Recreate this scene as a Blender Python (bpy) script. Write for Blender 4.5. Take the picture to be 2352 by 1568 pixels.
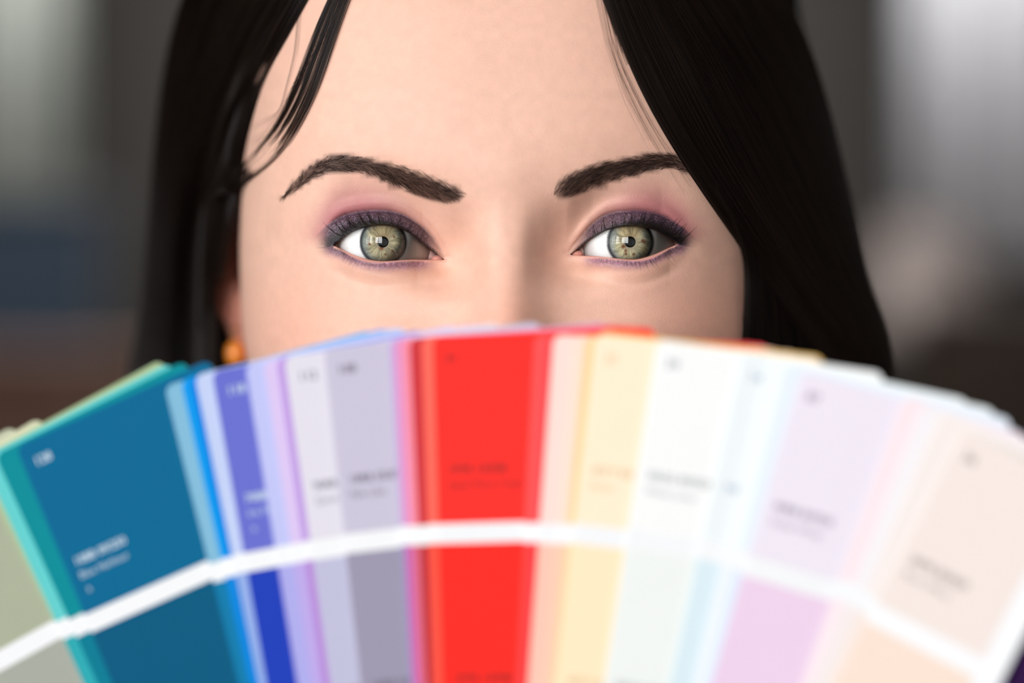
import bpy, math, random
import numpy as np
from mathutils import Vector, Matrix
from mathutils.geometry import delaunay_2d_cdt

for o in list(bpy.data.objects):
    bpy.data.objects.remove(o, do_unlink=True)
C = bpy.context.scene.collection
sc = bpy.context.scene
random.seed(7)
rng = np.random.default_rng(7)

# ------------------------------------------------------------------ camera
CAM_Z, FOCUS = 1.60, 0.62
cam_d = bpy.data.cameras.new('camera')
cam_d.lens, cam_d.sensor_width = 85.0, 36.0
cam_d.clip_start = 0.02
cam_d.dof.use_dof = True
cam_d.dof.focus_distance = 0.6195
cam_d.dof.aperture_fstop = 3.1
cam = bpy.data.objects.new('camera', cam_d)
cam.location = (0, -FOCUS, CAM_Z)
cam.rotation_euler = (math.pi / 2, 0, 0)
C.objects.link(cam)
sc.camera = cam

# ------------------------------------------------------------------ world, exposure
w = bpy.data.worlds.new('world')
sc.world = w
w.use_nodes = True
w.node_tree.nodes['Background'].inputs[0].default_value = (0.85, 0.93, 1.0, 1)
w.node_tree.nodes['Background'].inputs[1].default_value = 1.0
sc.view_settings.view_transform = 'Standard'
sc.view_settings.look = 'None'
sc.view_settings.gamma = 1.0
sc.view_settings.use_curve_mapping = False
sc.view_settings.exposure = 0.04
sc.cycles.use_denoising = True
sc.cycles.max_bounces = 8
sc.cycles.transparent_max_bounces = 16
sc.cycles.sample_clamp_indirect = 4.0

# ------------------------------------------------------------------ daylight through the windows (large area lights)
def area(name, loc, rot, sx, sy, power, col):
    l = bpy.data.lights.new(name, 'AREA')
    l.shape = 'RECTANGLE'; l.size = sx; l.size_y = sy
    l.energy = power; l.color = col
    o = bpy.data.objects.new(name, l)
    o.location = loc; o.rotation_euler = rot
    C.objects.link(o)
    return o
DAY = (1.0, 0.985, 0.97)
# left wall (x = -2.0) and the wall behind the camera (y = -3.0): (centre, width) of each window.
# The sky fills each window above eye level; the ground outside is dim.
LEFT_WIN = [(-2.15, 1.5), (-0.98, 0.7)]
FRONT_WIN = [(-1.05, 1.6)]
SKY0, SKY1 = 1.45, 2.72
L_SKY = 14.0
for (yc_, wd), g in zip(LEFT_WIN, (0.80, 0.32)):
    area('daylight_left', (-2.12, yc_, (SKY0 + SKY1) / 2), (0, -math.pi / 2, 0), SKY1 - SKY0, wd, math.pi * L_SKY * g * wd * (SKY1 - SKY0), DAY)
for (xc_, wd) in FRONT_WIN:
    area('daylight_front', (xc_, -3.12, (SKY0 + SKY1) / 2), (math.pi / 2, 0, 0), wd, SKY1 - SKY0, math.pi * L_SKY * wd * (SKY1 - SKY0), DAY)

area('added_fill_light', (0.0, 2.75, 2.98), (0, 0, 0), 2.2, .5, 76, (1.0, .985, .96))  # added fill from above for the background, not daylight

# ------------------------------------------------------------------ helpers
PXK = 36.0 / 85.0 / 2352.0
def lin(c):
    c = np.asarray(c, float) / 255.0
    return np.where(c <= 0.04045, c / 12.92, ((c + 0.055) / 1.055) ** 2.4)
def rgba(c):
    return tuple(lin(c)) + (1.0,)
def px(u, v, y):
    """a point y metres behind the eye plane that the photograph shows at (u, v)"""
    d = FOCUS + y
    return np.array([(u - 1176) * PXK * d, y, CAM_Z + (784 - v) * PXK * d])

def mat(name, col=(200, 200, 200), rough=0.5, spec=0.5, metal=0.0, noise=0.0, nscale=40.0, bump=0.0, bscale=200.0):
    m = bpy.data.materials.new(name); m.use_nodes = True
    nt = m.node_tree; b = nt.nodes['Principled BSDF']
    b.inputs['Base Color'].default_value = rgba(col)
    b.inputs['Roughness'].default_value = rough
    b.inputs['Specular IOR Level'].default_value = spec
    b.inputs['Metallic'].default_value = metal
    tc = nt.nodes.new('ShaderNodeTexCoord')
    if noise:
        n = nt.nodes.new('ShaderNodeTexNoise'); n.inputs['Scale'].default_value = nscale; n.inputs['Detail'].default_value = 4
        nt.links.new(tc.outputs['Object'], n.inputs['Vector'])
        r = nt.nodes.new('ShaderNodeMapRange'); r.inputs['To Min'].default_value = 1 - noise; r.inputs['To Max'].default_value = 1 + noise
        nt.links.new(n.outputs['Fac'], r.inputs['Value'])
        h = nt.nodes.new('ShaderNodeHueSaturation'); h.inputs['Color'].default_value = rgba(col)
        nt.links.new(r.outputs['Result'], h.inputs['Value'])
        nt.links.new(h.outputs['Color'], b.inputs['Base Color'])
    if bump:
        n = nt.nodes.new('ShaderNodeTexNoise'); n.inputs['Scale'].default_value = bscale; n.inputs['Detail'].default_value = 3
        nt.links.new(tc.outputs['Object'], n.inputs['Vector'])
        bp = nt.nodes.new('ShaderNodeBump'); bp.inputs['Strength'].default_value = bump; bp.inputs['Distance'].default_value = 0.002
        nt.links.new(n.outputs['Fac'], bp.inputs['Height'])
        nt.links.new(bp.outputs['Normal'], b.inputs['Normal'])
    return m

def link(name, me, m=None, parent=None, smooth=True):
    if m is not None:
        me.materials.append(m)
    if smooth:
        me.polygons.foreach_set('use_smooth', [True] * len(me.polygons))
    o = bpy.data.objects.new(name, me)
    C.objects.link(o)
    if parent is not None:
        o.parent = parent
        o.matrix_parent_inverse = Matrix.Identity(4)
    return o
def mesh(verts, faces):
    me = bpy.data.meshes.new('m')
    me.from_pydata([tuple(map(float, v)) for v in verts], [], [tuple(map(int, f)) for f in faces])
    me.update()
    return me
def tag(o, label=None, cat=None, group=None, kind=None):
    if label: o['label'] = label
    if cat: o['category'] = cat
    if group: o['group'] = group
    if kind: o['kind'] = kind
    return o
class MB:
    def __init__(s): s.v, s.f = [], []
    def add(s, v, f):
        b = len(s.v); s.v += [tuple(p) for p in v]; s.f += [tuple(i + b for i in q) for q in f]; return s
    def box(s, x0, x1, y0, y1, z0, z1, bev=0.0):
        if bev <= 0:
            v = [(x, y, z) for z in (z0, z1) for y in (y0, y1) for x in (x0, x1)]
            f = [(0, 2, 3, 1), (4, 5, 7, 6), (0, 1, 5, 4), (2, 6, 7, 3), (0, 4, 6, 2), (1, 3, 7, 5)]
            return s.add(v, f)
        # chamfered box: 24 vertices
        bx = by = bz = bev
        import itertools
        v, idx = [], {}
        for i, j, k in itertools.product((0, 1), repeat=3):
            X, Y, Z = (x0, x1)[i], (y0, y1)[j], (z0, z1)[k]
            sx, sy, sz = (1, -1)[i], (1, -1)[j], (1, -1)[k]
            for a, p in enumerate(((X, Y + sy * by, Z + sz * bz), (X + sx * bx, Y, Z + sz * bz), (X + sx * bx, Y + sy * by, Z))):
                idx[(i, j, k, a)] = len(v); v.append(p)
        f = []
        for i in (0, 1): f.append([idx[(i, j, k, 0)] for j, k in ((0, 0), (1, 0), (1, 1), (0, 1))])
        for j in (0, 1): f.append([idx[(i, j, k, 1)] for i, k in ((0, 0), (1, 0), (1, 1), (0, 1))])
        for k in (0, 1): f.append([idx[(i, j, k, 2)] for i, j in ((0, 0), (1, 0), (1, 1), (0, 1))])
        for i, j in itertools.product((0, 1), repeat=2): f.append([idx[(i, j, 0, 0)], idx[(i, j, 1, 0)], idx[(i, j, 1, 1)], idx[(i, j, 0, 1)]])
        for i, k in itertools.product((0, 1), repeat=2): f.append([idx[(i, 0, k, 0)], idx[(i, 1, k, 0)], idx[(i, 1, k, 2)], idx[(i, 0, k, 2)]])
        for j, k in itertools.product((0, 1), repeat=2): f.append([idx[(0, j, k, 1)], idx[(1, j, k, 1)], idx[(1, j, k, 2)], idx[(0, j, k, 2)]])
        for i, j, k in itertools.product((0, 1), repeat=3): f.append([idx[(i, j, k, a)] for a in range(3)])
        return s.add(v, f)
    def tube(s, pts, radii, n=8, cap=True):
        pts = [np.asarray(p, float) for p in pts]
        rings = []
        for i, p in enumerate(pts):
            t = pts[min(i + 1, len(pts) - 1)] - pts[max(i - 1, 0)]
            t = t / (np.linalg.norm(t) + 1e-12)
            a = np.cross(t, (0, 0, 1) if abs(t[2]) < 0.9 else (1, 0, 0)); a /= np.linalg.norm(a)
            b = np.cross(t, a)
            r = radii[i] if hasattr(radii, '__len__') else radii
            rings.append([p + r * (math.cos(q) * a + math.sin(q) * b) for q in np.linspace(0, 2 * math.pi, n, endpoint=False)])
        v = [q for r in rings for q in r]
        f = [(i * n + j, i * n + (j + 1) % n, (i + 1) * n + (j + 1) % n, (i + 1) * n + j) for i in range(len(pts) - 1) for j in range(n)]
        if cap:
            f.append(tuple(range(n - 1, -1, -1))); f.append(tuple((len(pts) - 1) * n + j for j in range(n)))
        return s.add(v, f)
    def build(s, name, m=None, parent=None, smooth=False):
        me = mesh(s.v, s.f)
        import bmesh
        bm = bmesh.new(); bm.from_mesh(me); bmesh.ops.recalc_face_normals(bm, faces=bm.faces); bm.to_mesh(me); bm.free()
        return link(name, me, m, parent, smooth)
def empty(name, loc=(0, 0, 0)):
    o = bpy.data.objects.new(name, None); o.location = loc; o.empty_display_size = 0.05
    C.objects.link(o); return o
def sstep(a, b, x):
    t = np.clip((x - a) / (b - a), 0, 1); return t * t * (3 - 2 * t)
def noise1(x, seed=0):
    r = np.random.default_rng(seed).random(4096) * 2 - 1
    i = np.floor(x).astype(int); f = x - i; f = f * f * (3 - 2 * f)
    return r[i % 4096] * (1 - f) + r[(i + 1) % 4096] * f

# ------------------------------------------------------------------ the room
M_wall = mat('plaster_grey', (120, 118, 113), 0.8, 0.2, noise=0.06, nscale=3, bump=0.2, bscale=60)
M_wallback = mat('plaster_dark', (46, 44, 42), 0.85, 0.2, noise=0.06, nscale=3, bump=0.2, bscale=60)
M_ceil = mat('ceiling_white', (190, 188, 184), 0.9, 0.2, noise=0.03)
M_floor = mat('floor_wood', (96, 70, 50), 0.5, 0.4, noise=0.25, nscale=6)
M_frame = mat('window_frame_black', (18, 19, 22), 0.4, 0.5)
M_white = mat('painted_white', (205, 205, 202), 0.6, 0.3, noise=0.03)
mg = bpy.data.materials.new('window_glass'); mg.use_nodes = True
nt = mg.node_tree; nt.nodes.clear()
out = nt.nodes.new('ShaderNodeOutputMaterial'); mx = nt.nodes.new('ShaderNodeMixShader')
fr = nt.nodes.new('ShaderNodeFresnel'); fr.inputs['IOR'].default_value = 1.3
tr = nt.nodes.new('ShaderNodeBsdfTransparent'); gl = nt.nodes.new('ShaderNodeBsdfGlossy'); gl.inputs['Roughness'].default_value = 0.0
nt.links.new(fr.outputs[0], mx.inputs[0]); nt.links.new(tr.outputs[0], mx.inputs[1]); nt.links.new(gl.outputs[0], mx.inputs[2]); nt.links.new(mx.outputs[0], out.inputs[0])

X0, X1, Y0, Y1, ZT = -2.0, 2.2, -3.0, 3.9, 3.1
ZW0, ZW1 = 1.05, 2.75           # window opening
def wall_with_openings(name, axis, pos, thick, a0, a1, opens, m):
    """wall along x (axis 0) or y (axis 1); opens = [(centre, width)]"""
    b = MB()
    cuts = sorted((c - wd / 2, c + wd / 2) for c, wd in opens)
    def bx(p, q, z0, z1):
        if axis == 1: b.box(min(pos, pos + thick), max(pos, pos + thick), p, q, z0, z1)
        else: b.box(p, q, min(pos, pos + thick), max(pos, pos + thick), z0, z1)
    cur = a0
    for (p, q) in cuts:
        bx(cur, p, 0, ZT); bx(p, q, 0, ZW0); bx(p, q, ZW1, ZT); cur = q
    bx(cur, a1, 0, ZT)
    return tag(b.build(name, m), kind='structure')
tag(MB().box(X0 - .1, X1 + .1, Y0 - .1, Y1 + .1, -0.08, 0).build('floor', M_floor), kind='structure')
tag(MB().box(X0 - .1, X1 + .1, Y0 - .1, Y1 + .1, ZT, ZT + .08).build('ceiling', M_ceil), kind='structure')
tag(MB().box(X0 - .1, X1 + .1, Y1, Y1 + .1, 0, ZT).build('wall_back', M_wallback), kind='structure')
tag(MB().box(X1, X1 + .1, Y0, Y1, 0, ZT).build('wall_right', M_wall), kind='structure')
wall_with_openings('wall_left', 1, X0, -0.1, Y0, Y1, LEFT_WIN, M_wall)
wall_with_openings('wall_front', 0, Y0, -0.1, X0, X1, FRONT_WIN, mat('plaster_charcoal', (52, 51, 50), 0.85, 0.2, noise=0.06, nscale=3, bump=0.2, bscale=60))
tag(MB().box(X0, X1, Y1 - .015, Y1, 0, .1, .004).build('baseboard_back', M_white), kind='structure')
def window(n, axis, pos, c, wd):
    fb = MB()
    def bx(p, q, z0, z1, t=0.05):
        if axis == 1: fb.box(pos - t, pos, p, q, z0, z1)
        else: fb.box(p, q, pos - t, pos, z0, z1)
    p, q = c - wd / 2, c + wd / 2
    for a, b_ in ((p, p + .05), (q - .05, q), (c - .02, c + .02)): bx(a, b_, ZW0, ZW1)
    for z0, z1 in ((ZW0, ZW0 + .05), (ZW1 - .05, ZW1), (1.68, 1.72)): bx(p, q, z0, z1)
    f = tag(fb.build('window_%d' % n, M_frame), kind='structure')
    for (a, b_) in ((p + .05, c - .02), (c + .02, q - .05)):
        for (z0, z1) in ((ZW0 + .05, 1.68), (1.72, ZW1 - .05)):
            g = MB()
            if axis == 1: g.box(pos - .028, pos - .022, a, b_, z0, z1)
            else: g.box(a, b_, pos - .028, pos - .022, z0, z1)
            g.build('pane', mg, f)
k = 1
for c_, wd in LEFT_WIN: window(k, 1, X0, c_, wd); k += 1
for c_, wd in FRONT_WIN: window(k, 0, Y0, c_, wd); k += 1

# unseen ceiling panel, added to brighten the back of the room
lamp = empty('added_fill_lamp', (0.0, 2.75, 3.1)); tag(lamp, 'long white ceiling panel, out of view, added to light the back of the room', 'lamp')
MB().box(-1.14, 1.14, -.29, .29, -.10, 0, .01).build('housing', M_white, lamp)
me_ = bpy.data.materials.new('fill_lamp_diffuser'); me_.use_nodes = True
me_.node_tree.nodes['Principled BSDF'].inputs['Emission Color'].default_value = (1, .98, .95, 1)
me_.node_tree.nodes['Principled BSDF'].inputs['Emission Strength'].default_value = 4  # glowing face of the added panel
MB().box(-1.1, 1.1, -.25, .25, -.108, -.10).build('diffuser', me_, lamp)
# ------------------------------------------------------------------ things far behind
def zz(v, y): return px(0, v, y)[2]
def xx(u, y): return px(u, 0, y)[0]
# pale curtain on the left
def curtain(name, x0, x1, y, z0, z1, col, label):
    n = 60
    xs = np.linspace(x0, x1, n); v, f = [], []
    for z in (z1, z1 - .05, z0):
        for i, x in enumerate(xs):
            v.append((x, y + .018 * math.sin((x - x0) * 95), z))
    for z in (z0, z1 - .05, z1):
        for i, x in enumerate(xs):
            v.append((x, y + .006 + .018 * math.sin((x - x0) * 95), z))
    for r in range(5):
        for i in range(n - 1):
            f.append((r * n + i, r * n + i + 1, (r + 1) * n + i + 1, (r + 1) * n + i))
    root = empty(name, ((x0 + x1) / 2, y, z0))
    tag(root, label, 'curtain')
    o = link('cloth', mesh(np.array(v) - np.array(root.location), f), mat(name + '_cloth', col, 0.9, 0.1, noise=0.05, nscale=30), root)
    rod = MB().tube([(-(x1 - x0) / 2 - .05, 0.003, z1 - z0 + .012), ((x1 - x0) / 2 + .05, 0.003, z1 - z0 + .012)], .011, 10).build('rod', M_frame, root, True)
    return root
YB = 3.55
curtain('curtain', xx(-80, YB), xx(160, YB), YB, zz(560, YB), 2.75, (190, 196, 190), 'short pale grey curtain at the left, above the slate blue partition')
curtain('curtain', xx(2090, YB), xx(2480, YB), YB, zz(600, YB), 2.75, (222, 223, 228), 'pale curtain hanging at the right behind the dark hair')
# slate blue partition panel on the left
yp = 3.1
pr = empty('partition_screen', (xx(60, yp), yp, 0)); tag(pr, 'slate blue fabric partition screen standing at the left', 'screen')
x0_, x1_ = xx(-120, yp) - xx(60, yp), xx(230, yp) - xx(60, yp)
zt_ = zz(470, yp)
MB().box(x0_, x1_, -.015, .015, .12, zt_, .006).build('panel', mat('slate_fabric', (44, 54, 66), .9, .1, noise=.1, nscale=60), pr)
fb = MB(); fb.box(x0_ - .02, x0_, -.02, .02, .1, zt_ + .02, .004); fb.box(x1_, x1_ + .02, -.02, .02, .1, zt_ + .02, .004); fb.box(x0_, x1_, -.02, .02, zt_, zt_ + .02, .004)
fb.build('frame', mat('dark_metal', (28, 30, 34), .4, .5), pr)
for sx in (x0_, x1_):
    MB().box(sx - .02, sx + .02, -.2, .2, 0, .03, .006).build('foot', M_frame, pr)
    MB().box(sx - .012, sx + .012, -.012, .012, .02, .12).build('post', M_frame, pr)
# cabinets
def cabinet(name, u0, u1, vt, y, col, label, depth=.35):
    x0, x1 = xx(u0, y), xx(u1, y); zt = zz(vt, y)
    cx = (x0 + x1) / 2; hw = (x1 - x0) / 2
    r = empty(name, (cx, y, 0)); tag(r, label, 'cabinet')
    m = mat(name + '_wood', col, .5, .35, noise=.25, nscale=14)
    MB().box(-hw, hw, 0.02, depth, .06, zt - .03, .004).build('body', m, r)
    MB().box(-hw - .015, hw + .015, 0, depth + .01, zt - .03, zt, .005).build('top', m, r)
    MB().box(-hw + .02, hw - .02, .04, depth - .02, 0, .06).build('plinth', m, r)
    for sx in (-1, 1):
        a, b_ = (-hw + .006, -.003) if sx < 0 else (.003, hw - .006)
        d = MB().box(a, b_, 0, .02, .07, zt - .036, .004).build('door', m, r)
        hx = -.03 if sx < 0 else .03
        MB().tube([(hx, -.02, zt * .5), (hx, -.02, zt * .5 + .12)], .006, 8).build('handle', M_frame, d, True)
    return r
cabinet('wooden_cabinet', -260, 330, 800, 2.3, (92, 54, 28), 'brown wooden cabinet low at the left, in front of the slate blue screen')
cabinet('wooden_cabinet', 2170, 2700, 690, 2.9, (40, 28, 19), 'dark brown wooden cabinet at the right behind the hair')
# floor lamp with pale shade on the right
yl = 3.2; lx = xx(2120, yl)
lr = empty('floor_lamp', (lx, yl, 0)); tag(lr, 'floor lamp with a muted mauve shade beside the dark cabinet', 'lamp')
MB().tube([(0, 0, 0), (0, 0, .02), (0, 0, .03)], [.14, .14, .05], 24).build('base', M_frame, lr, True)
MB().tube([(0, 0, .02), (0, 0, zz(760, yl))], .01, 10).build('pole', M_frame, lr, True)
MB().tube([(0, 0, zz(760, yl)), (0, 0, zz(520, yl))], [.10, .06], 32, cap=False).build('lamp_shade', mat('shade_cloth', (112, 103, 100), .9, .1, noise=.04), lr, True)

# ------------------------------------------------------------------ the head: a continuous surface, lengths in mm
HX, HZ = -1.4, (784 - 556.5) * PXK * FOCUS * 1000      # eye midpoint against the camera axis
def h2w(P):
    P = np.asarray(P, float)
    return np.stack([(P[..., 0] + HX) / 1000, P[..., 1] / 1000, CAM_Z + (P[..., 2] + HZ) / 1000], -1)
def uv_of(P):
    P = np.asarray(P, float)
    d = (FOCUS + P[..., 1] / 1000) * PXK * 1000
    return 1176 + (P[..., 0] + HX) / d, 784 - (P[..., 2] + HZ) / d
def h_of(u, v, y):
    d = (FOCUS + np.asarray(y) / 1000) * PXK * 1000
    return (np.asarray(u) - 1176) * d - HX, (784 - np.asarray(v)) * d - HZ

ZS = np.arange(-440, 131, 1.0)
def prof(pairs, sig=5):
    pairs = sorted(pairs)
    a = np.interp(ZS, [p[0] for p in pairs], [p[1] for p in pairs])
    kx = np.arange(-15, 16); kk = np.exp(-(kx / sig) ** 2 / 2); kk /= kk.sum()
    ap = np.pad(a, 15, mode='edge'); a = np.convolve(ap, kk, 'valid')
    return lambda z: np.interp(z, ZS, a)
Wf = prof([(125, 5), (118, 30), (110, 46), (95, 60), (75, 69), (50, 73), (25, 75.2), (0, 76.4), (-25, 75.6), (-45, 70.5), (-65, 61), (-85, 48), (-100, 39), (-112, 41), (-125, 46), (-170, 49), (-190, 78), (-210, 135), (-235, 170), (-300, 180), (-430, 165)])
Y0f = prof([(125, 70), (118, 42), (110, 24), (95, 8), (75, -2), (60, -6.5), (40, -9.5), (25, -10.5), (12, -9.5), (0, -7), (-15, -6), (-30, -7), (-50, -10), (-62, -12), (-75, -9), (-90, -12), (-103, -10), (-112, 0), (-120, 24), (-135, 45), (-170, 52), (-200, 35), (-240, 12), (-300, -15), (-430, -10)], 3.5)
YBf = prof([(125, 110), (118, 138), (110, 155), (95, 172), (60, 188), (20, 190), (-20, 182), (-60, 165), (-100, 145), (-150, 145), (-200, 165), (-300, 170), (-430, 165)])
YCf = prof([(125, 88), (0, 88), (-80, 92), (-150, 98), (-430, 95)])
NF = 2.7
noseP = prof([(20, 0), (10, .6), (3, 2.0), (-4, 4), (-10, 6.2), (-16, 8.6), (-24, 12), (-32, 16), (-40, 20), (-46, 18.5), (-50, 10), (-54, 2), (-57, 0)], 2.2)
noseS = prof([(20, 8), (0, 7.6), (-10, 8.2), (-20, 9.0), (-32, 10), (-40, 9.5), (-46, 9), (-57, 9)], 2)
EYE_U = {-1: 881.2, 1: 1446.1}
EYE_C = {}
EYE_Y, EYE_R = 10.2, 13.1
for s in (-1, 1):
    ex, ez = h_of(EYE_U[s], 556.5, 1.5)
    EYE_C[s] = (float(ex), EYE_Y, float(ez))
R_LID = 14.3
def ylid(s, x, z):
    ex, cy, ez = EYE_C[s]
    r = np.hypot(x - ex, z - ez)
    rc = 10.8
    y = cy - np.sqrt(np.maximum(R_LID ** 2 - np.minimum(r, rc) ** 2, 1))
    return y + 0.56 * np.maximum(r - rc, 0)
# contours traced in photograph pixels (zoomed crops of 520 x 360 px)
def zl(pts, s): return np.array([(( 600 if s < 0 else 1220) + p[0] / 4.356, 320 + p[1] / 4.356) for p in pts])
UP = {-1: zl([(715, 1058), (800, 1000), (900, 928), (1000, 890), (1100, 866), (1200, 858), (1300, 864), (1400, 895), (1500, 950), (1600, 1030), (1700, 1110), (1780, 1165), (1835, 1203)], -1),
      1: zl([(388, 1153), (480, 1085), (560, 1024), (650, 968), (750, 910), (850, 882), (950, 870), (1050, 870), (1150, 882), (1250, 912), (1350, 965), (1420, 1008), (1475, 1043)], 1)}
LO = {-1: zl([(715, 1058), (770, 1078), (830, 1108), (900, 1142), (980, 1172), (1050, 1194), (1130, 1208), (1220, 1214), (1320, 1210), (1430, 1202), (1550, 1197), (1700, 1200), (1835, 1203)], -1),
      1: zl([(388, 1153), (520, 1158), (650, 1165), (750, 1174), (850, 1186), (950, 1194), (1050, 1193), (1130, 1180), (1220, 1155), (1300, 1120), (1370, 1085), (1430, 1060), (1475, 1043)], 1)}
CR = {-1: zl([(500, 1010), (600, 925), (700, 832), (780, 782), (850, 752), (1000, 722), (1150, 714), (1300, 722), (1450, 772), (1600, 872), (1700, 972), (1780, 1075), (1850, 1190)], -1),
      1: zl([(360, 1150), (450, 1035), (550, 915), (650, 818), (750, 755), (850, 730), (950, 720), (1050, 717), (1150, 724), (1270, 750), (1370, 796), (1470, 856), (1560, 925), (1660, 1010)], 1)}
def to_mm(s, poly):
    u, v = poly[:, 0], poly[:, 1]
    y = np.zeros(len(u))
    for _ in range(6):
        x, z = h_of(u, v, y); y = ylid(s, x, z)
    return np.stack([x, z], 1)
def dens(poly, n=64):
    # smooth resampling as a function of x
    x = np.linspace(poly[0, 0], poly[-1, 0], n)
    y = np.interp(x, poly[:, 0], poly[:, 1])
    for _ in range(3):
        y[1:-1] = (y[:-2] + 2 * y[1:-1] + y[2:]) / 4
    return np.stack([x, y], 1)
UPm = {s: dens(to_mm(s, UP[s])) for s in (-1, 1)}
LOm = {s: dens(to_mm(s, LO[s])) for s in (-1, 1)}
CRm = {s: dens(to_mm(s, CR[s])) for s in (-1, 1)}
def fn(poly): return lambda x: np.interp(x, poly[:, 0], poly[:, 1])

def smooth_fn(poly, sig=1.8):
    xg = np.arange(poly[0, 0] - 30, poly[-1, 0] + 30, .25)
    yg = np.interp(xg, poly[:, 0], poly[:, 1])
    kx = np.arange(-40, 41) * .25; kk = np.exp(-(kx / sig) ** 2 / 2); kk /= kk.sum()
    yg = np.convolve(np.pad(yg, 40, mode='edge'), kk, 'valid')
    return lambda x: np.interp(x, xg, yg)
SUP, SLO, SCR = ({s: smooth_fn(P_[s]) for s in (-1, 1)} for P_ in (UPm, LOm, CRm))
def face_y(x, z, front=None):
    """depth of the face surface in front of the ears, at head coordinates (x, z)"""
    x = np.asarray(x, float); z = np.asarray(z, float)
    W = Wf(z); yc = YCf(z); D = yc - Y0f(z)
    q = np.clip(np.abs(x) / W, 0, 0.9999)
    y = yc - D * (1 - q ** NF) ** (1 / NF)
    return y + feat(x, z, q)
def feat(x, z, q):
    fade = 1 - sstep(0.8, 0.97, q)
    ax = np.abs(x)
    y = -noseP(z) * np.exp(-(ax / noseS(z)) ** 2.2)
    G = lambda cx, cz, sx, sz: np.exp(-((ax - cx) / sx) ** 2 - ((z - cz) / sz) ** 2)
    y = y + 2.4 * G(17, -3, 7, 10) + 1.4 * G(17, 8, 9, 8)
    y = y - 0.7 * G(20, 18, 14, 7) - 0.7 * G(38, 20, 13, 8) + 1.8 * G(33, 18, 17, 9) - 0.8 * np.exp(-(ax / 8) ** 2 - ((z - 18) / 7) ** 2)
    y = y - 3.2 * G(38, -34, 19, 15) + 1.0 * G(24, -17, 9, 5)
    # nostril wings, lips, chin (behind the colour cards)
    y = y - 8 * G(12, -46, 5, 5) - 2.8 * np.exp(-(ax / 17) ** 4) * (np.exp(-((z + 64) / 3.2) ** 2) + np.exp(-((z + 72) / 3.6) ** 2)) + 1.6 * np.exp(-(ax / 22) ** 2 - ((z + 68) / 1.2) ** 2)
    y = y - 3 * np.exp(-(ax / 14) ** 2 - ((z + 98) / 9) ** 2)
    yl = y * fade
    for s in (-1, 1):
        m = (x * s > 2) & (np.abs(z - EYE_C[s][2]) < 30)
        if not np.any(m):
            continue
        xm, zm = x[m], z[m]
        W = Wf(zm); yc = YCf(zm); D = yc - Y0f(zm)
        base = yc - D * (1 - q[m] ** NF) ** (1 / NF)
        cur = base + yl[m]
        up, lo, cr = fn(UPm[s])(xm), fn(LOm[s])(xm), fn(CRm[s])(xm)
        cr = np.maximum(cr, up + 0.6)
        wl = np.ones_like(xm)
        crs, los = np.maximum(SCR[s](xm), SUP[s](xm) + .6), SLO[s](xm)
        wl *= 1 - sstep(-.5, 15.0, zm - crs)
        wl *= 1 - sstep(0.5, 12.0, los - zm)
        xa, xb = UPm[s][0, 0], UPm[s][-1, 0]
        ml, mr = (12.0, 13.0) if s < 0 else (13.0, 12.0)      # lateral side is wider
        wl *= 1 - sstep(-3, ml, xa - xm)
        wl *= 1 - sstep(-3, mr, xm - xb)
        zc_l = np.clip(zm, los - 2.0, crs + .6)
        new = cur * (1 - wl) + ylid(s, xm, zc_l) * wl
        rx = sstep(xa - 2.5, xa + 3, xm) * (1 - sstep(xb - 3, xb + 2.5, xm))
        new += rx * (1.15 * np.exp(-((zm - cr) / 0.5) ** 2) - 0.75 * np.exp(-((zm - cr - 2.0) / 1.6) ** 2))
        # soft pouch under the lower lashes and its crease
        new += rx * (-0.55 * np.exp(-((zm - lo + 3.6) / 1.7) ** 2) + 0.24 * np.exp(-((zm - lo + 6.6) / 1.1) ** 2))
        yl[m] = new - base
    return yl
def chart(th, z):
    """chart angle th (0 = front) and height z -> point on the head"""
    W = Wf(z); yc = YCf(z)
    front = np.abs(th) <= math.pi / 2
    s, c = np.sin(th), np.cos(th)
    e = np.where(front, 2 / NF, 1.0)
    x = np.sign(s) * W * np.abs(s) ** e
    D = np.where(front, yc - Y0f(z), YBf(z) - yc)
    y = yc - np.sign(c) * D * np.abs(c) ** e
    q = np.where(front, np.clip(np.abs(x) / W, 0, 0.9999), 1.0)
    y = y + np.where(front, feat(x, z, q), 0)
    return np.stack([x, y, z], -1)
def th_of(x, z):
    q = np.clip(np.abs(x) / Wf(z), 0, 1)
    return np.sign(x) * np.arcsin(q ** (NF / 2))
SC = 74.0
# sample points of the chart
pts = []
def grid(x0, x1, z0, z1, d, keep):
    nx, nz = int((x1 - x0) / d) + 1, int((z1 - z0) / (d * .866)) + 1
    X, Z = np.meshgrid(np.arange(nx) * d + x0, np.arange(nz) * d * .866 + z0)
    X = X + (np.arange(nz)[:, None] % 2) * d / 2
    k_ = keep(X, Z)
    return np.stack([X[k_], Z[k_]], 1)
def near_eye(x, z, g):
    k_ = np.zeros(x.shape, bool)
    for s in (-1, 1):
        ex, _, ez = EYE_C[s]
        k_ |= (np.abs(x - ex - s * -1) < 21 + g) & (z - ez < 13 + g) & (z - ez > -13 - g)
    return k_
def in_eye(x, z, m):
    k_ = np.zeros(x.shape, bool)
    for s in (-1, 1):
        xa, xb = OUT_LO[s][0, 0], OUT_LO[s][-1, 0]
        k_ |= (x > xa - m) & (x < xb + m) & (z < fn(OUT_UP[s])(x) + m) & (z > fn(OUT_LO[s])(x) - m)
    return k_
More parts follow.
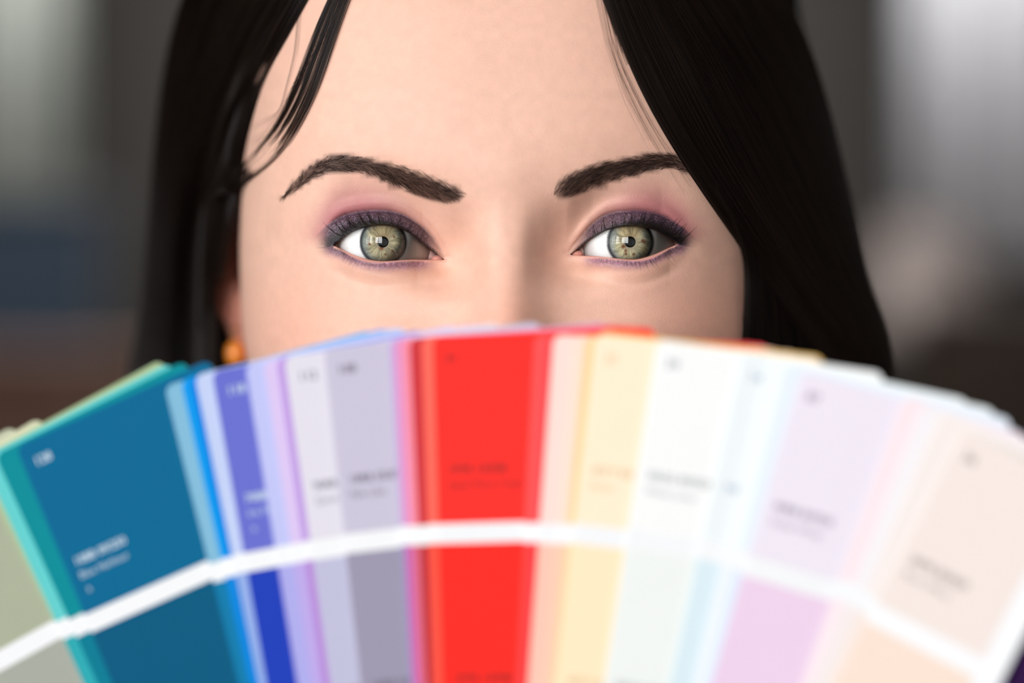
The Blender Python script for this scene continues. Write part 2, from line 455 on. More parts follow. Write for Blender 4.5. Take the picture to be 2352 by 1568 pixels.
# outer edge of the lid margins (skin side), from the line where the lids touch the eyeball
OUT_UP, OUT_LO = {}, {}
for s in (-1, 1):
    t = np.linspace(0, 1, 64)
    lat = (1 - t) if s < 0 else t
    bell = np.sin(np.pi * np.clip(t, 0, 1)) ** 0.5
    lo = LOm[s].copy(); lo[:, 1] -= bell * (0.55 + 0.75 * sstep(.40, .80, lat) * (1 - sstep(.9, 1, lat)))
    up = UPm[s].copy(); up[:, 1] += bell * 0.30
    OUT_UP[s], OUT_LO[s] = up, lo
def front_mm(x, z): return np.stack([th_of(x, z) * SC, z], 1)
P_list = []
fine = grid(-56, 56, -16, 16, 0.45, lambda x, z: near_eye(x, z, 0) & ~in_eye(x, z, .25))
P_list.append(front_mm(fine[:, 0], fine[:, 1]))
mid = grid(-66, 66, -75, 72, 1.4, lambda x, z: ~near_eye(x, z, .6))
P_list.append(front_mm(mid[:, 0], mid[:, 1]))
def coarse_keep(a, z):
    inside = (z > -76) & (z < 73)
    lim = np.abs(th_of(np.full(z.shape, 66.6), z)) * SC
    return ~(inside & (np.abs(a) < lim + .8))
coarse = grid(-math.pi * SC + 2, math.pi * SC - 3, -427, 121, 4.0, coarse_keep)
P_list.append(coarse)
zb = np.arange(-430, 125, 4.0)
for a in (-math.pi * SC, math.pi * SC): P_list.append(np.stack([np.full(len(zb), a), zb], 1))
ab = np.linspace(-math.pi * SC, math.pi * SC, 118)[1:-1]
for z_ in (-430, zb[-1]): P_list.append(np.stack([ab, np.full(len(ab), z_)], 1))
Pc = np.concatenate(P_list)
edges = []; loops = {}
base = len(Pc); add = []
for s in (-1, 1):
    lp = np.concatenate([OUT_UP[s], OUT_LO[s][-2:0:-1]])
    i0 = base + sum(len(a) for a in add)
    add.append(front_mm(lp[:, 0], lp[:, 1]))
    n = len(lp); loops[s] = (i0, n)
    edges += [(i0 + i, i0 + (i + 1) % n) for i in range(n)]
Pc = np.concatenate([Pc] + add)
vo, eo, fo, ov, oe, of_ = delaunay_2d_cdt([Vector(p) for p in Pc], edges, [], 0, 1e-6)
Vc = np.array([(p.x, p.y) for p in vo])
F = np.array([f for f in fo])
cen = Vc[F].mean(1)
drop = np.zeros(len(F), bool)
def inpoly(p, poly):
    x, y = p[:, 0], p[:, 1]; r = np.zeros(len(p), bool); j = len(poly) - 1
    for i in range(len(poly)):
        xi, yi = poly[i]; xj, yj = poly[j]
        c_ = ((yi > y) != (yj > y)) & (x < (xj - xi) * (y - yi) / (yj - yi + 1e-15) + xi)
        r ^= c_; j = i
    return r
for s in (-1, 1):
    drop |= inpoly(cen, Pc[loops[s][0]:loops[s][0] + loops[s][1]])
F = F[~drop]
remap = {}
for i, l in enumerate(ov):
    for j in l: remap[j] = i
H = chart(np.clip(Vc[:, 0] / SC, -math.pi, math.pi), Vc[:, 1])
UVp = np.stack(uv_of(H), 1)

# ---- paint (skin tone and make-up are the skin's own colour)
def c3(*c): return np.array(lin(c))
SKIN = c3(240, 193, 172)
col = np.tile(SKIN, (len(H), 1))
u_, v_ = UVp[:, 0], UVp[:, 1]
frontm = (H[:, 1] < 75) & (H[:, 2] > -90) & (H[:, 2] < 80)
def blend(c, a):
    a = np.clip(a, 0, 1)[:, None]; col[:] = col * (1 - a) + np.asarray(c) * a
def bl(c0, a0, k): pass
# gentle natural variation: rosy cheeks and warm nose
def gau(cu, cv, su, sv): return np.exp(-((u_ - cu) / su) ** 2 - ((v_ - cv) / sv) ** 2) * frontm
blend(c3(232, 150, 128), .30 * gau(1165, 760, 90, 130) + .22 * gau(700, 760, 160, 120) + .30 * gau(1600, 740, 150, 120))
blend(c3(222, 160, 130), .08 * gau(1040, 560, 55, 60) + .10 * gau(1290, 560, 55, 60))
BROW = {-1: (zl([(225, 570), (250, 510), (340, 395), (450, 278), (560, 200), (700, 150), (850, 148), (1000, 168), (1200, 215), (1400, 270), (1600, 340), (1800, 410), (1950, 470), (2060, 545)], -1),
             zl([(225, 572), (300, 545), (400, 482), (520, 405), (650, 352), (800, 335), (950, 338), (1100, 372), (1250, 440), (1400, 510), (1550, 570), (1700, 620), (1850, 650), (1980, 635), (2060, 560)], -1)),
        1: (zl([(225, 520), (260, 440), (330, 380), (450, 320), (600, 260), (750, 225), (900, 195), (1050, 160), (1200, 132), (1350, 125), (1450, 148), (1550, 195), (1640, 265), (1720, 340)], 1),
            zl([(225, 560), (270, 605), (350, 600), (450, 572), (600, 512), (750, 450), (900, 405), (1050, 370), (1200, 322), (1350, 298), (1450, 304), (1550, 335), (1640, 385), (1720, 440)], 1))}
GLIT = np.zeros(len(u_))
spark = (1 + .30 * rng.normal(0, 1, len(u_)).clip(-1.5, 2.5) + .9 * (rng.random(len(u_)) < .05))[:, None].clip(.5, 3)
hv = noise1(u_ * .35 + 1000, 3) * noise1(v_ * .35 + 500, 4)
for s in (-1, 1):
    upv = np.interp(u_, *dens(UP[s]).T); lov = np.interp(u_, *dens(LO[s]).T); crv = np.interp(u_, *dens(CR[s]).T)
    ua, ub = UP[s][0, 0], UP[s][-1, 0]
    lat = (ub - u_) / (ub - ua) if s < 0 else (u_ - ua) / (ub - ua)     # 0 medial .. 1 lateral
    near = frontm & (np.abs(u_ - EYE_U[s]) < 260) & (np.abs(v_ - 550) < 200)
    over = np.minimum(crv, upv) - v_
    outer = np.clip(lat - 1, 0, None) * (ub - ua)       # px beyond the outer corner
    # rose shadow above the crease, strongest to the outside
    rose = near * sstep(-0.05, .75, lat) * np.exp(-(np.clip(over, 0, None) / (34 + 34 * sstep(.2, .9, lat))) ** 1.7) * (over > -40) * np.exp(-(outer / 52) ** 2) * (1 - sstep(-30, 8, v_ - np.where(outer > 0, UP[s][0 if s < 0 else -1, 1], 9999)))
    blend(c3(172, 86, 102), .84 * rose * (1 - sstep(45, 125, over)))
    blend(c3(196, 132, 130), .35 * near * sstep(-.1, .2, lat) * (over > 0) * np.exp(-(over / 26) ** 2) * np.exp(-(outer / 40) ** 2))
    # plum on the moving lid
    lid = near * sstep(-4, 1.5, v_ - crv) * (v_ < upv + 6) * sstep(-.02, .22, lat + .02) * np.exp(-(outer / 26) ** 2)
    blend(c3(62, 47, 61) * spark, .92 * lid)
    blend(c3(58, 38, 60), .55 * near * np.exp(-((v_ - crv) / 4) ** 2) * sstep(.1, .4, lat) * np.exp(-(outer / 26) ** 2))
    GLIT = np.maximum(GLIT, lid * .75)
    GLIT = np.maximum(GLIT, .8 * near * sstep(2.5, 6, v_ - lov) * np.exp(-np.clip(v_ - lov - 11, 0, None) ** 2 / 16 ** 2) * sstep(.04, .25, lat) * np.exp(-(outer / 18) ** 2))
    GLIT = np.maximum(GLIT, .10 * rose)
    # dark lash line, thicker to the outside, with a small wing
    dl = upv - v_
    thick = 7.0 + 13 * sstep(.35, .95, lat)
    dkm = near * sstep(-.03, .12, lat) * (1 - sstep(thick * .6, thick * 1.5, dl)) * (dl > -8) * np.exp(-(outer / 18) ** 2) * (v_ < lov + 2)
    GLIT *= 1 - .95 * dkm
    blend(c3(30, 20, 28), .75 * near * sstep(.2, .8, lat) * (1 - sstep(thick, thick * 2.4, dl)) * (dl > -8) * np.exp(-(outer / 18) ** 2) * (v_ < lov + 2))
    blend(c3(24, 17, 22), .93 * near * sstep(-.03, .12, lat) * (1 - sstep(thick * .6, thick * 1.3, dl)) * (dl > -8) * np.exp(-(outer / 18) ** 2) * (v_ < lov + 2))
    # lavender under the eye
    du = v_ - lov
    blend(c3(146, 100, 126) * spark, .88 * near * sstep(2.5, 6, du) * np.exp(-np.clip(du - 11, 0, None) ** 2 / 15 ** 2) * sstep(.04, .25, lat) * np.exp(-(outer / 18) ** 2))
    blend(c3(74, 50, 58), .75 * near * sstep(3, 6, du) * np.exp(-((du - 7) / 11) ** 2) * sstep(.55, 1.0, lat) * np.exp(-(outer / 22) ** 2))
    # pink waterline edge and inner corner
    blend(c3(224, 160, 142), .6 * near * (np.abs(du - 3) < 4) * (lat > -.02) * (lat < 1.0) * (1 - sstep(2.5, 5.5, du)))
    # darker, warmer skin tone under the eye
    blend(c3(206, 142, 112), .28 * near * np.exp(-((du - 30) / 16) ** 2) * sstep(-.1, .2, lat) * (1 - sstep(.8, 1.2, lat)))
    # brow powder
    bt, bb = BROW[s]
    btv = np.interp(u_, bt[:, 0], bt[:, 1]); bbv = np.interp(u_, bb[:, 0], bb[:, 1])
    ins = np.minimum(v_ - btv, bbv - v_)
    ba, bz = bt[0, 0], bt[-1, 0]
    med = (bz - u_) if s < 0 else (u_ - ba)
    latb = (u_ - ba) if s < 0 else (bz - u_)
    ed = 5 + 9 * np.exp(-np.clip(med, 0, None) / 60)
    blend(c3(64, 41, 33), (.93 - .35 * np.exp(-np.clip(latb, 0, None) / 45)) * frontm * sstep(-.5 * ed, ed, ins) * sstep(-12, 26, med) * sstep(-2, 8, latb))
mvar = noise1(u_ * .05 + 50, 11) * noise1(v_ * .05 + 80, 12)
col *= (1 + .05 * mvar)[:, None]
lipm = np.exp(-(H[:, 0] / 22) ** 4) * np.exp(-((H[:, 2] + 68) / 7) ** 4) * (H[:, 1] < 40)
blend(c3(190, 90, 90), lipm * .8)

# hair roots cover the scalp above the hairline
hl_ = 101 - (H[:, 0] / np.where(H[:, 0] < 0, 57, 50)) ** 2 * 35
blend(c3(16, 12, 11), np.where(H[:, 2] > 40, sstep(-2, 4, H[:, 2] - hl_), 0) + (H[:, 1] > 112) * (H[:, 2] > -60))
# ---- lid rims, ears and assembly
V = list(map(tuple, H)); Fl = [tuple(f) for f in F]; COL = list(map(tuple, col))
def sphere_y(s, x, z):
    ex, cy, ez = EYE_C[s]
    r2 = (x - ex) ** 2 + (z - ez) ** 2
    return cy - np.sqrt(np.maximum(EYE_R ** 2 - r2, 0.25))
for s in (-1, 1):
    i0, n = loops[s]
    ring = [remap[i0 + i] for i in range(n)]
    inner = np.concatenate([UPm[s], LOm[s][-2:0:-1]])
    cx_, cz_ = inner.mean(0)
    rows = [ring]
    for kq, (shr, back) in enumerate(((0.0, .25), (-.012, .8), (-.03, 2.2))):
        row = []
        for i in range(n):
            p = inner[i] + (np.array([cx_, cz_]) - inner[i]) * -shr * (1 if kq == 0 else -1) * 0
            if kq == 0:
                q_ = (np.array(H[ring[i]][[0, 2]]) + inner[i]) / 2
                yy = H[ring[i]][1] + .18
            else:
                q_ = inner[i]
                ysk = H[ring[i]][1]
                ye = sphere_y(s, q_[0], q_[1])
                yy = min(ye - .05, ysk + 2.2) if kq == 1 else min(ye + 1.2, ysk + 5)
                yy = max(yy, ysk + .4)
                rr_ = math.hypot(q_[0] - EYE_C[s][0], q_[1] - EYE_C[s][2])
                if kq == 2 and rr_ > 12.0:
                    q_ = np.array([EYE_C[s][0], EYE_C[s][2]]) + (q_ - np.array([EYE_C[s][0], EYE_C[s][2]])) * (12.0 / rr_)
                    yy = sphere_y(s, q_[0], q_[1]) - .12
            up_ = i < 64
            t = i / 63 if up_ else 1 - (i - 63) / 63
            lat = 1 - t if s < 0 else t
            cc = c3(70, 42, 42) if up_ else c3(222, 160, 146)
            if up_: cc = cc * (1 - .5 * lat)
            if kq == 2: cc = c3(206, 168, 160)
            row.append(len(V)); V.append((q_[0], yy, q_[1])); COL.append(tuple(cc))
        rows.append(row)
    for a, b_ in zip(rows[:-1], rows[1:]):
        for i in range(n):
            j = (i + 1) % n
            Fl.append((a[i], b_[i], b_[j], a[j]))
    # caruncle: a small wet pink mound in the inner corner
    mx_, mz_ = (UPm[s][-1] if s < 0 else UPm[s][0])
    c0 = np.array([mx_ + s * 1.9, ylid(s, mx_ + s * 1.9, mz_) + 1.9, mz_ + .25])
    nb = len(V)
    for i in range(9):
        for j in range(16):
            a = math.pi * i / 8; b_ = 2 * math.pi * j / 16
            V.append(tuple(c0 + np.array([1.5 * math.sin(a) * math.cos(b_), 1.2 * math.cos(a), .95 * math.sin(a) * math.sin(b_)])))
            COL.append(tuple(c3(222, 150, 136)))
    for i in range(8):
        for j in range(16):
            Fl.append((nb + i * 16 + j, nb + i * 16 + (j + 1) % 16, nb + (i + 1) * 16 + (j + 1) % 16, nb + (i + 1) * 16 + j))
# ears
for s in (-1, 1):
    e1 = np.array([s * .62, .78, 0.0]); e2 = np.array([s * .10, .05, 1.0]); e2 /= np.linalg.norm(e2)
    e3 = np.cross(e1, e2); e3 *= s * 1.0
    if e3[1] > 0: e3 = -e3
    o_ = np.array([s * 73.4, 84.0, -4.5])
    nb = len(V); NR, NP = 16, 56
    for back in (0, 1):
        for i in range(NR):
            rho = i / (NR - 1)
            for j in range(NP):
                ph = 2 * math.pi * j / NP
                cu, cv = math.cos(ph), math.sin(ph)
                ru = 15.5 * (1 + .18 * cv) if cu > 0 else 9.0
                rv = 28.5 if cv > 0 else 28
                h_ = 3.2 * math.exp(-((rho - .88) / .10) ** 2) - 4.5 * math.exp(-(rho / .45) ** 2) + 1.6 * math.exp(-((rho - .60) / .09) ** 2) * max(0, cu)
                if cv < -.6: h_ *= .35
                p = o_ + e1 * (ru * rho * cu + 7) + e2 * (rv * rho * cv) + e3 * (h_ - (2.6 * (1 - rho ** 6) if back else 0))
                V.append(tuple(p)); COL.append(tuple(c3(232, 158, 138)))
    for back in (0, 1):
        b0 = nb + back * NR * NP
        for i in range(NR - 1):
            for j in range(NP):
                q4 = (b0 + i * NP + j, b0 + i * NP + (j + 1) % NP, b0 + (i + 1) * NP + (j + 1) % NP, b0 + (i + 1) * NP + j)
                Fl.append(q4 if (back == 0) == (s < 0) else q4[::-1])
# close crown and base
V = np.array(V)
me = mesh(h2w(V), Fl)
ca = me.color_attributes.new('skin', 'FLOAT_COLOR', 'POINT')
COL = np.array(COL); ca.data.foreach_set('color', np.concatenate([COL, np.ones((len(COL), 1))], 1).ravel())
gl_ = me.color_attributes.new('glitter', 'FLOAT_COLOR', 'POINT')
G4 = np.zeros((len(COL), 4)); G4[:len(GLIT), 0] = GLIT; G4[:, 3] = 1
gl_.data.foreach_set('color', G4.ravel())
import bmesh
bm = bmesh.new(); bm.from_mesh(me)
bmesh.ops.remove_doubles(bm, verts=[v for v in bm.verts if v.co.y > .12], dist=2e-5)
zc_ = max(v.co.z for v in bm.verts)
topl = [e for e in bm.edges if e.is_boundary and all(v.co.z > zc_ - .003 for v in e.verts)]
if topl: bmesh.ops.contextual_create(bm, geom=topl)
bmesh.ops.recalc_face_normals(bm, faces=bm.faces)
bm.to_mesh(me); bm.free()

# skin material
ms = bpy.data.materials.new('skin'); ms.use_nodes = True
nt = ms.node_tree; b = nt.nodes['Principled BSDF']
at = nt.nodes.new('ShaderNodeAttribute'); at.attribute_name = 'skin'
tc = nt.nodes.new('ShaderNodeTexCoord')
n1 = nt.nodes.new('ShaderNodeTexNoise'); n1.inputs['Scale'].default_value = 420; n1.inputs['Detail'].default_value = 5
nt.links.new(tc.outputs['Object'], n1.inputs['Vector'])
mr = nt.nodes.new('ShaderNodeMapRange'); mr.inputs['To Min'].default_value = .93; mr.inputs['To Max'].default_value = 1.06
nt.links.new(n1.outputs['Fac'], mr.inputs['Value'])
hs = nt.nodes.new('ShaderNodeHueSaturation')
nt.links.new(at.outputs['Color'], hs.inputs['Color']); nt.links.new(mr.outputs['Result'], hs.inputs['Value'])
vc = nt.nodes.new('ShaderNodeTexVoronoi'); vc.inputs['Scale'].default_value = 5200
nt.links.new(tc.outputs['Object'], vc.inputs['Vector'])
sx = nt.nodes.new('ShaderNodeSeparateColor'); nt.links.new(vc.outputs['Color'], sx.inputs[0])
pw = nt.nodes.new('ShaderNodeMath'); pw.operation = 'POWER'; pw.inputs[1].default_value = 7; nt.links.new(sx.outputs[0], pw.inputs[0])
ga = nt.nodes.new('ShaderNodeAttribute'); ga.attribute_name = 'glitter'
gs = nt.nodes.new('ShaderNodeSeparateColor'); nt.links.new(ga.outputs['Color'], gs.inputs[0])
gm = nt.nodes.new('ShaderNodeMath'); gm.operation = 'MULTIPLY'; nt.links.new(pw.outputs[0], gm.inputs[0]); nt.links.new(gs.outputs[0], gm.inputs[1])
mxg = nt.nodes.new('ShaderNodeMix'); mxg.data_type = 'RGBA'; mxg.inputs[7].default_value = rgba((170, 146, 170))
nt.links.new(gm.outputs[0], mxg.inputs[0]); nt.links.new(hs.outputs['Color'], mxg.inputs[6])
nt.links.new(mxg.outputs[2], b.inputs['Base Color'])
b.inputs['Subsurface Weight'].default_value = .22
b.inputs['Subsurface Radius'].default_value = (1.0, .42, .25)
b.inputs['Subsurface Scale'].default_value = .0022
b.inputs['Roughness'].default_value = .46
b.inputs['Specular IOR Level'].default_value = .38
n2 = nt.nodes.new('ShaderNodeTexVoronoi'); n2.inputs['Scale'].default_value = 3200
n3 = nt.nodes.new('ShaderNodeTexNoise'); n3.inputs['Scale'].default_value = 2200; n3.inputs['Detail'].default_value = 3
for q_ in (n2, n3): nt.links.new(tc.outputs['Object'], q_.inputs['Vector'])
ad = nt.nodes.new('ShaderNodeMath'); ad.operation = 'ADD'
nt.links.new(n2.outputs['Distance'], ad.inputs[0]); nt.links.new(n3.outputs['Fac'], ad.inputs[1])
bp = nt.nodes.new('ShaderNodeBump'); bp.inputs['Strength'].default_value = .34; bp.inputs['Distance'].default_value = .00011
nt.links.new(ad.outputs[0], bp.inputs['Height']); nt.links.new(bp.outputs['Normal'], b.inputs['Normal'])
person = link('person', me, ms)
tag(person, 'dark-haired woman with green eyes and plum eye shadow peering over the colour cards', 'person')

# ------------------------------------------------------------------ eyes
m_eye = bpy.data.materials.new('eyeball'); m_eye.use_nodes = True
nt = m_eye.node_tree; b = nt.nodes['Principled BSDF']
at = nt.nodes.new('ShaderNodeAttribute'); at.attribute_name = 'iris'
nt.links.new(at.outputs['Color'], b.inputs['Base Color'])
b.inputs['Roughness'].default_value = .5; b.inputs['Specular IOR Level'].default_value = .2
b.inputs['Subsurface Weight'].default_value = .75; b.inputs['Subsurface Radius'].default_value = (1, .8, .7); b.inputs['Subsurface Scale'].default_value = .007
m_cor = bpy.data.materials.new('cornea'); m_cor.use_nodes = True
nt = m_cor.node_tree; nt.nodes.clear()
out = nt.nodes.new('ShaderNodeOutputMaterial'); mx = nt.nodes.new('ShaderNodeMixShader')
fr = nt.nodes.new('ShaderNodeFresnel'); fr.inputs['IOR'].default_value = 1.55
tr = nt.nodes.new('ShaderNodeBsdfTransparent'); gl = nt.nodes.new('ShaderNodeBsdfGlossy'); gl.inputs['Roughness'].default_value = 0.01
nt.links.new(fr.outputs[0], mx.inputs[0]); nt.links.new(tr.outputs[0], mx.inputs[1]); nt.links.new(gl.outputs[0], mx.inputs[2]); nt.links.new(mx.outputs[0], out.inputs[0])
SPOTS = {-1: [(400, 800, 40), (1130, 590, 34), (760, 925, 62), (875, 1110, 34), (1085, 1015, 40)],
         1: [(660, 880, 60), (730, 1000, 45), (735, 1100, 45), (975, 1105, 42), (1240, 705, 50), (1290, 740, 45)]}
RI = 5.72
for s in (-1, 1):
    NA = 288
    rr = np.concatenate([np.linspace(0, 1.35, 3), np.linspace(1.42, RI, 58)])
    phs = np.linspace(0, 2 * np.pi, NA, endpoint=False)
    Rg, Pg = np.meshgrid(rr, phs, indexing='ij')
    X, Z = Rg * np.cos(Pg), Rg * np.sin(Pg)
    Y = np.where(Rg < 1.4, EYE_Y - 10.6, EYE_Y - 11.45 + .12 * np.sin(np.clip((Rg - 1.4) / (RI - 1.4), 0, 1) * np.pi) * -1 - .18 * ((Rg - 1.4) / (RI - 1.4)))
    # iris colours
    tt = np.clip((Rg - 1.4) / (RI - 1.4), 0, 1)
    ang = Pg / (2 * np.pi)
    fib = (noise1(ang * 150 + 3 * noise1(Rg * 1.3 + 7, 5), 21 + s) * .55 + noise1(ang * 64 + 1.2 * noise1(Rg + 3, 6), 31 + s) * .6 + noise1(ang * 17, 41 + s) * .4)
    outc, midc, inc = c3(150, 158, 152), c3(190, 182, 148), c3(158, 146, 122)
    cI = inc + (midc - inc) * sstep(0, .35, tt)[..., None]
    cI = cI + (outc - cI) * sstep(.45, .85, tt + .12 * noise1(ang * 12 + 4, 51 + s))[..., None]
    topw = sstep(.35, .95, np.sin(Pg)) * .55
    cI = cI * (1 - topw[..., None]) + c3(156, 126, 78) * topw[..., None]
    cI *= (1 + .62 * fib * sstep(0, .25, tt) * (1 - .4 * tt))[..., None]
    for (zu, zv, zr) in SPOTS[s]:
        su = ((820 if s < 0 else 1380) + zu / 13.067 - EYE_U[s]) * PXK * FOCUS * 1000
        sv = -(500 + zv / 13.067 - 556.5) * PXK * FOCUS * 1000
        rs = zr / 13.067 * PXK * FOCUS * 1000 * 1.15
        d2 = ((X - su) ** 2 + (Z - sv) ** 2) / rs ** 2
        a = np.exp(-d2 ** 1.5)[..., None] * .92
        cI = cI * (1 - a) + c3(120, 62, 22) * a
    limb = sstep(.80, .97, tt + .02 * fib)[..., None]
    cI = cI * (1 - limb) + c3(46, 54, 62) * limb
    pup = 1 - sstep(1.36, 1.52, Rg)
    cI = cI * (1 - pup[..., None]) + 0.0015 * pup[..., None]
        # rings outward onto the sclera
    th0 = math.asin(RI / EYE_R)
    ths = np.concatenate([np.linspace(th0, th0 + .06, 8), np.linspace(th0 + .08, 2.4, 40)])
    Ys = EYE_Y - EYE_R * np.cos(ths); Rs = EYE_R * np.sin(ths)
    y_off = (EYE_Y - EYE_R * math.cos(th0)) - Y[-1, 0]
    Vv = np.stack([X, Y + y_off, Z], -1)[1:].reshape(-1, 3)
    Cc = cI[1:].reshape(-1, 3)
    Xs, Zs_ = Rs[:, None] * np.cos(phs), Rs[:, None] * np.sin(phs)
    Vs = np.stack([Xs, np.repeat(Ys[:, None], NA, 1), Zs_], -1).reshape(-1, 3)
    tsc = sstep(0, .055, ths - th0)
    csc = c3(56, 62, 70) * (1 - tsc)[:, None] + c3(243, 240, 238) * tsc[:, None]
    Cs = np.repeat(csc[:, None, :], NA, 1)
    pinkw = sstep(7.5, 13, np.abs(Xs))[..., None] * .35
    vein = (np.abs(noise1(Zs_ * 2.2 + 40 + 1.3 * noise1(Xs * .9 + 11, 61), 62)) < .04)[..., None] * sstep(8, 11, np.abs(Xs))[..., None] * .35
    Cs = Cs * (1 - pinkw) + c3(222, 176, 164) * pinkw
    Cs = Cs * (1 - vein) + c3(190, 80, 70) * vein
    Vv = np.concatenate([[(0, EYE_Y - 10.6 + y_off, 0)], Vv, Vs]); Cc = np.concatenate([[np.full(3, .0015)], Cc, Cs.reshape(-1, 3)])
    nr = len(rr) - 1 + len(ths)
    fs = [(0, 1 + j, 1 + (j + 1) % NA) for j in range(NA)]
    for i in range(nr - 1):
        for j in range(NA):
            a0, a1 = 1 + i * NA + j, 1 + i * NA + (j + 1) % NA
            fs.append((a0, a0 + NA, a1 + NA, a1))
    ex, _, ez = EYE_C[s]
    me = mesh(h2w(Vv + np.array([ex, 0, ez])), fs)
    ca = me.color_attributes.new('iris', 'FLOAT_COLOR', 'POINT')
    ca.data.foreach_set('color', np.concatenate([np.clip(Cc, 0, 1), np.ones((len(Cc), 1))], 1).ravel())
    eye = link('eye', me, m_eye, person)
    eye['label'] = 'pale green eye on the %s of the picture' % ('left side' if s < 0 else 'right side')
    # cornea and tear film
    tcs = np.linspace(0, 1, 30)
    rc = np.concatenate([RI * tcs[1:] * 1.0])
    Rcor = 7.9
    ysag = Rcor - np.sqrt(Rcor ** 2 - rc ** 2)
    yedge = EYE_Y - (EYE_R + .06) * math.cos(math.asin(RI / (EYE_R + .06)))
    ycor = yedge - ysag[-1] + ysag
    th2 = np.linspace(math.asin(RI / (EYE_R + .06)) + .03, 2.2, 30)
    rad = np.concatenate([rc, (EYE_R + .06) * np.sin(th2)]); yy = np.concatenate([ycor, EYE_Y - (EYE_R + .06) * np.cos(th2)])
    # soften the limbus
    rq = np.linspace(0, 11.0, 221)
    yq = np.interp(rq, np.r_[0, rad[:59]], np.r_[yedge - ysag[-1], yy[:59]]) if False else np.interp(rq, np.r_[0, rc, (EYE_R + .06) * np.sin(np.linspace(th2[0], 1.3, 60))], np.r_[yedge - ysag[-1], ycor, EYE_Y - (EYE_R + .06) * np.cos(np.linspace(th2[0], 1.3, 60))])
    kq_ = np.exp(-(np.arange(-24, 25) * .05 / .45) ** 2 / 2); kq_ /= kq_.sum()
    ys_ = np.convolve(np.pad(np.r_[yq[24:0:-1], yq], (0, 24), mode='edge'), kq_, 'valid')
    mask_ = sstep(9.5, 8.5, rq) if False else 1 - sstep(8.2, 9.4, rq)
    yq = yq * (1 - mask_) + np.minimum(ys_, yq + 9) * mask_
    rad = np.concatenate([rq[3::4], (EYE_R + .06) * np.sin(np.linspace(math.asin(11.05 / (EYE_R + .06)), 2.2, 12))])
    yy = np.concatenate([yq[3::4], EYE_Y - (EYE_R + .06) * np.cos(np.linspace(math.asin(11.05 / (EYE_R + .06)), 2.2, 12))])
    yedge, ysag = yq[0], np.zeros(1)
    NB = 96; ph = np.linspace(0, 2 * np.pi, NB, endpoint=False)
    vv = [(0, yedge - ysag[-1], 0)] + [(r_ * math.cos(p), y_, r_ * math.sin(p)) for r_, y_ in zip(rad, yy) for p in ph]
    ff = [(0, 1 + j, 1 + (j + 1) % NB) for j in range(NB)]
    for i in range(len(rad) - 1):
        for j in range(NB):
            a0, a1 = 1 + i * NB + j, 1 + i * NB + (j + 1) % NB
            ff.append((a0, a0 + NB, a1 + NB, a1))
    link('cornea', mesh(h2w(np.array(vv) + np.array([ex, 0, ez])), ff), m_cor, eye)

# ------------------------------------------------------------------ thin hairs as tapered three-sided tubes
def hairs_mesh(strands, r0, r1=.006):
    v, f = [], []
    for P, sc_ in strands:
        n = len(P); b0 = len(v)
        T = np.gradient(P, axis=0); T /= np.linalg.norm(T, axis=1)[:, None] + 1e-9
        ref = np.array([0.3, -1, .2]); A = np.cross(T, ref); A /= np.linalg.norm(A, axis=1)[:, None] + 1e-9
        B = np.cross(T, A)
        for i in range(n):
            r = (r0 * (1 - i / (n - 1)) ** .7 + r1) * sc_
            for q_ in range(3):
                a = q_ * 2 * math.pi / 3
                v.append(P[i] + r * (math.cos(a) * A[i] + math.sin(a) * B[i]))
        for i in range(n - 1):
            for q_ in range(3):
                f.append((b0 + i * 3 + q_, b0 + i * 3 + (q_ + 1) % 3, b0 + (i + 1) * 3 + (q_ + 1) % 3, b0 + (i + 1) * 3 + q_))
    return mesh(h2w(np.array(v)), f)
M_lash = mat('lash_black', (10, 8, 10), .45, .4)
M_brow = mat('brow_hair', (48, 32, 27), .5, .25)
def face_pt(x, z, off=0.0):
    return np.array([x, float(face_y(np.array([x]), np.array([z]))[0]) - off, z])
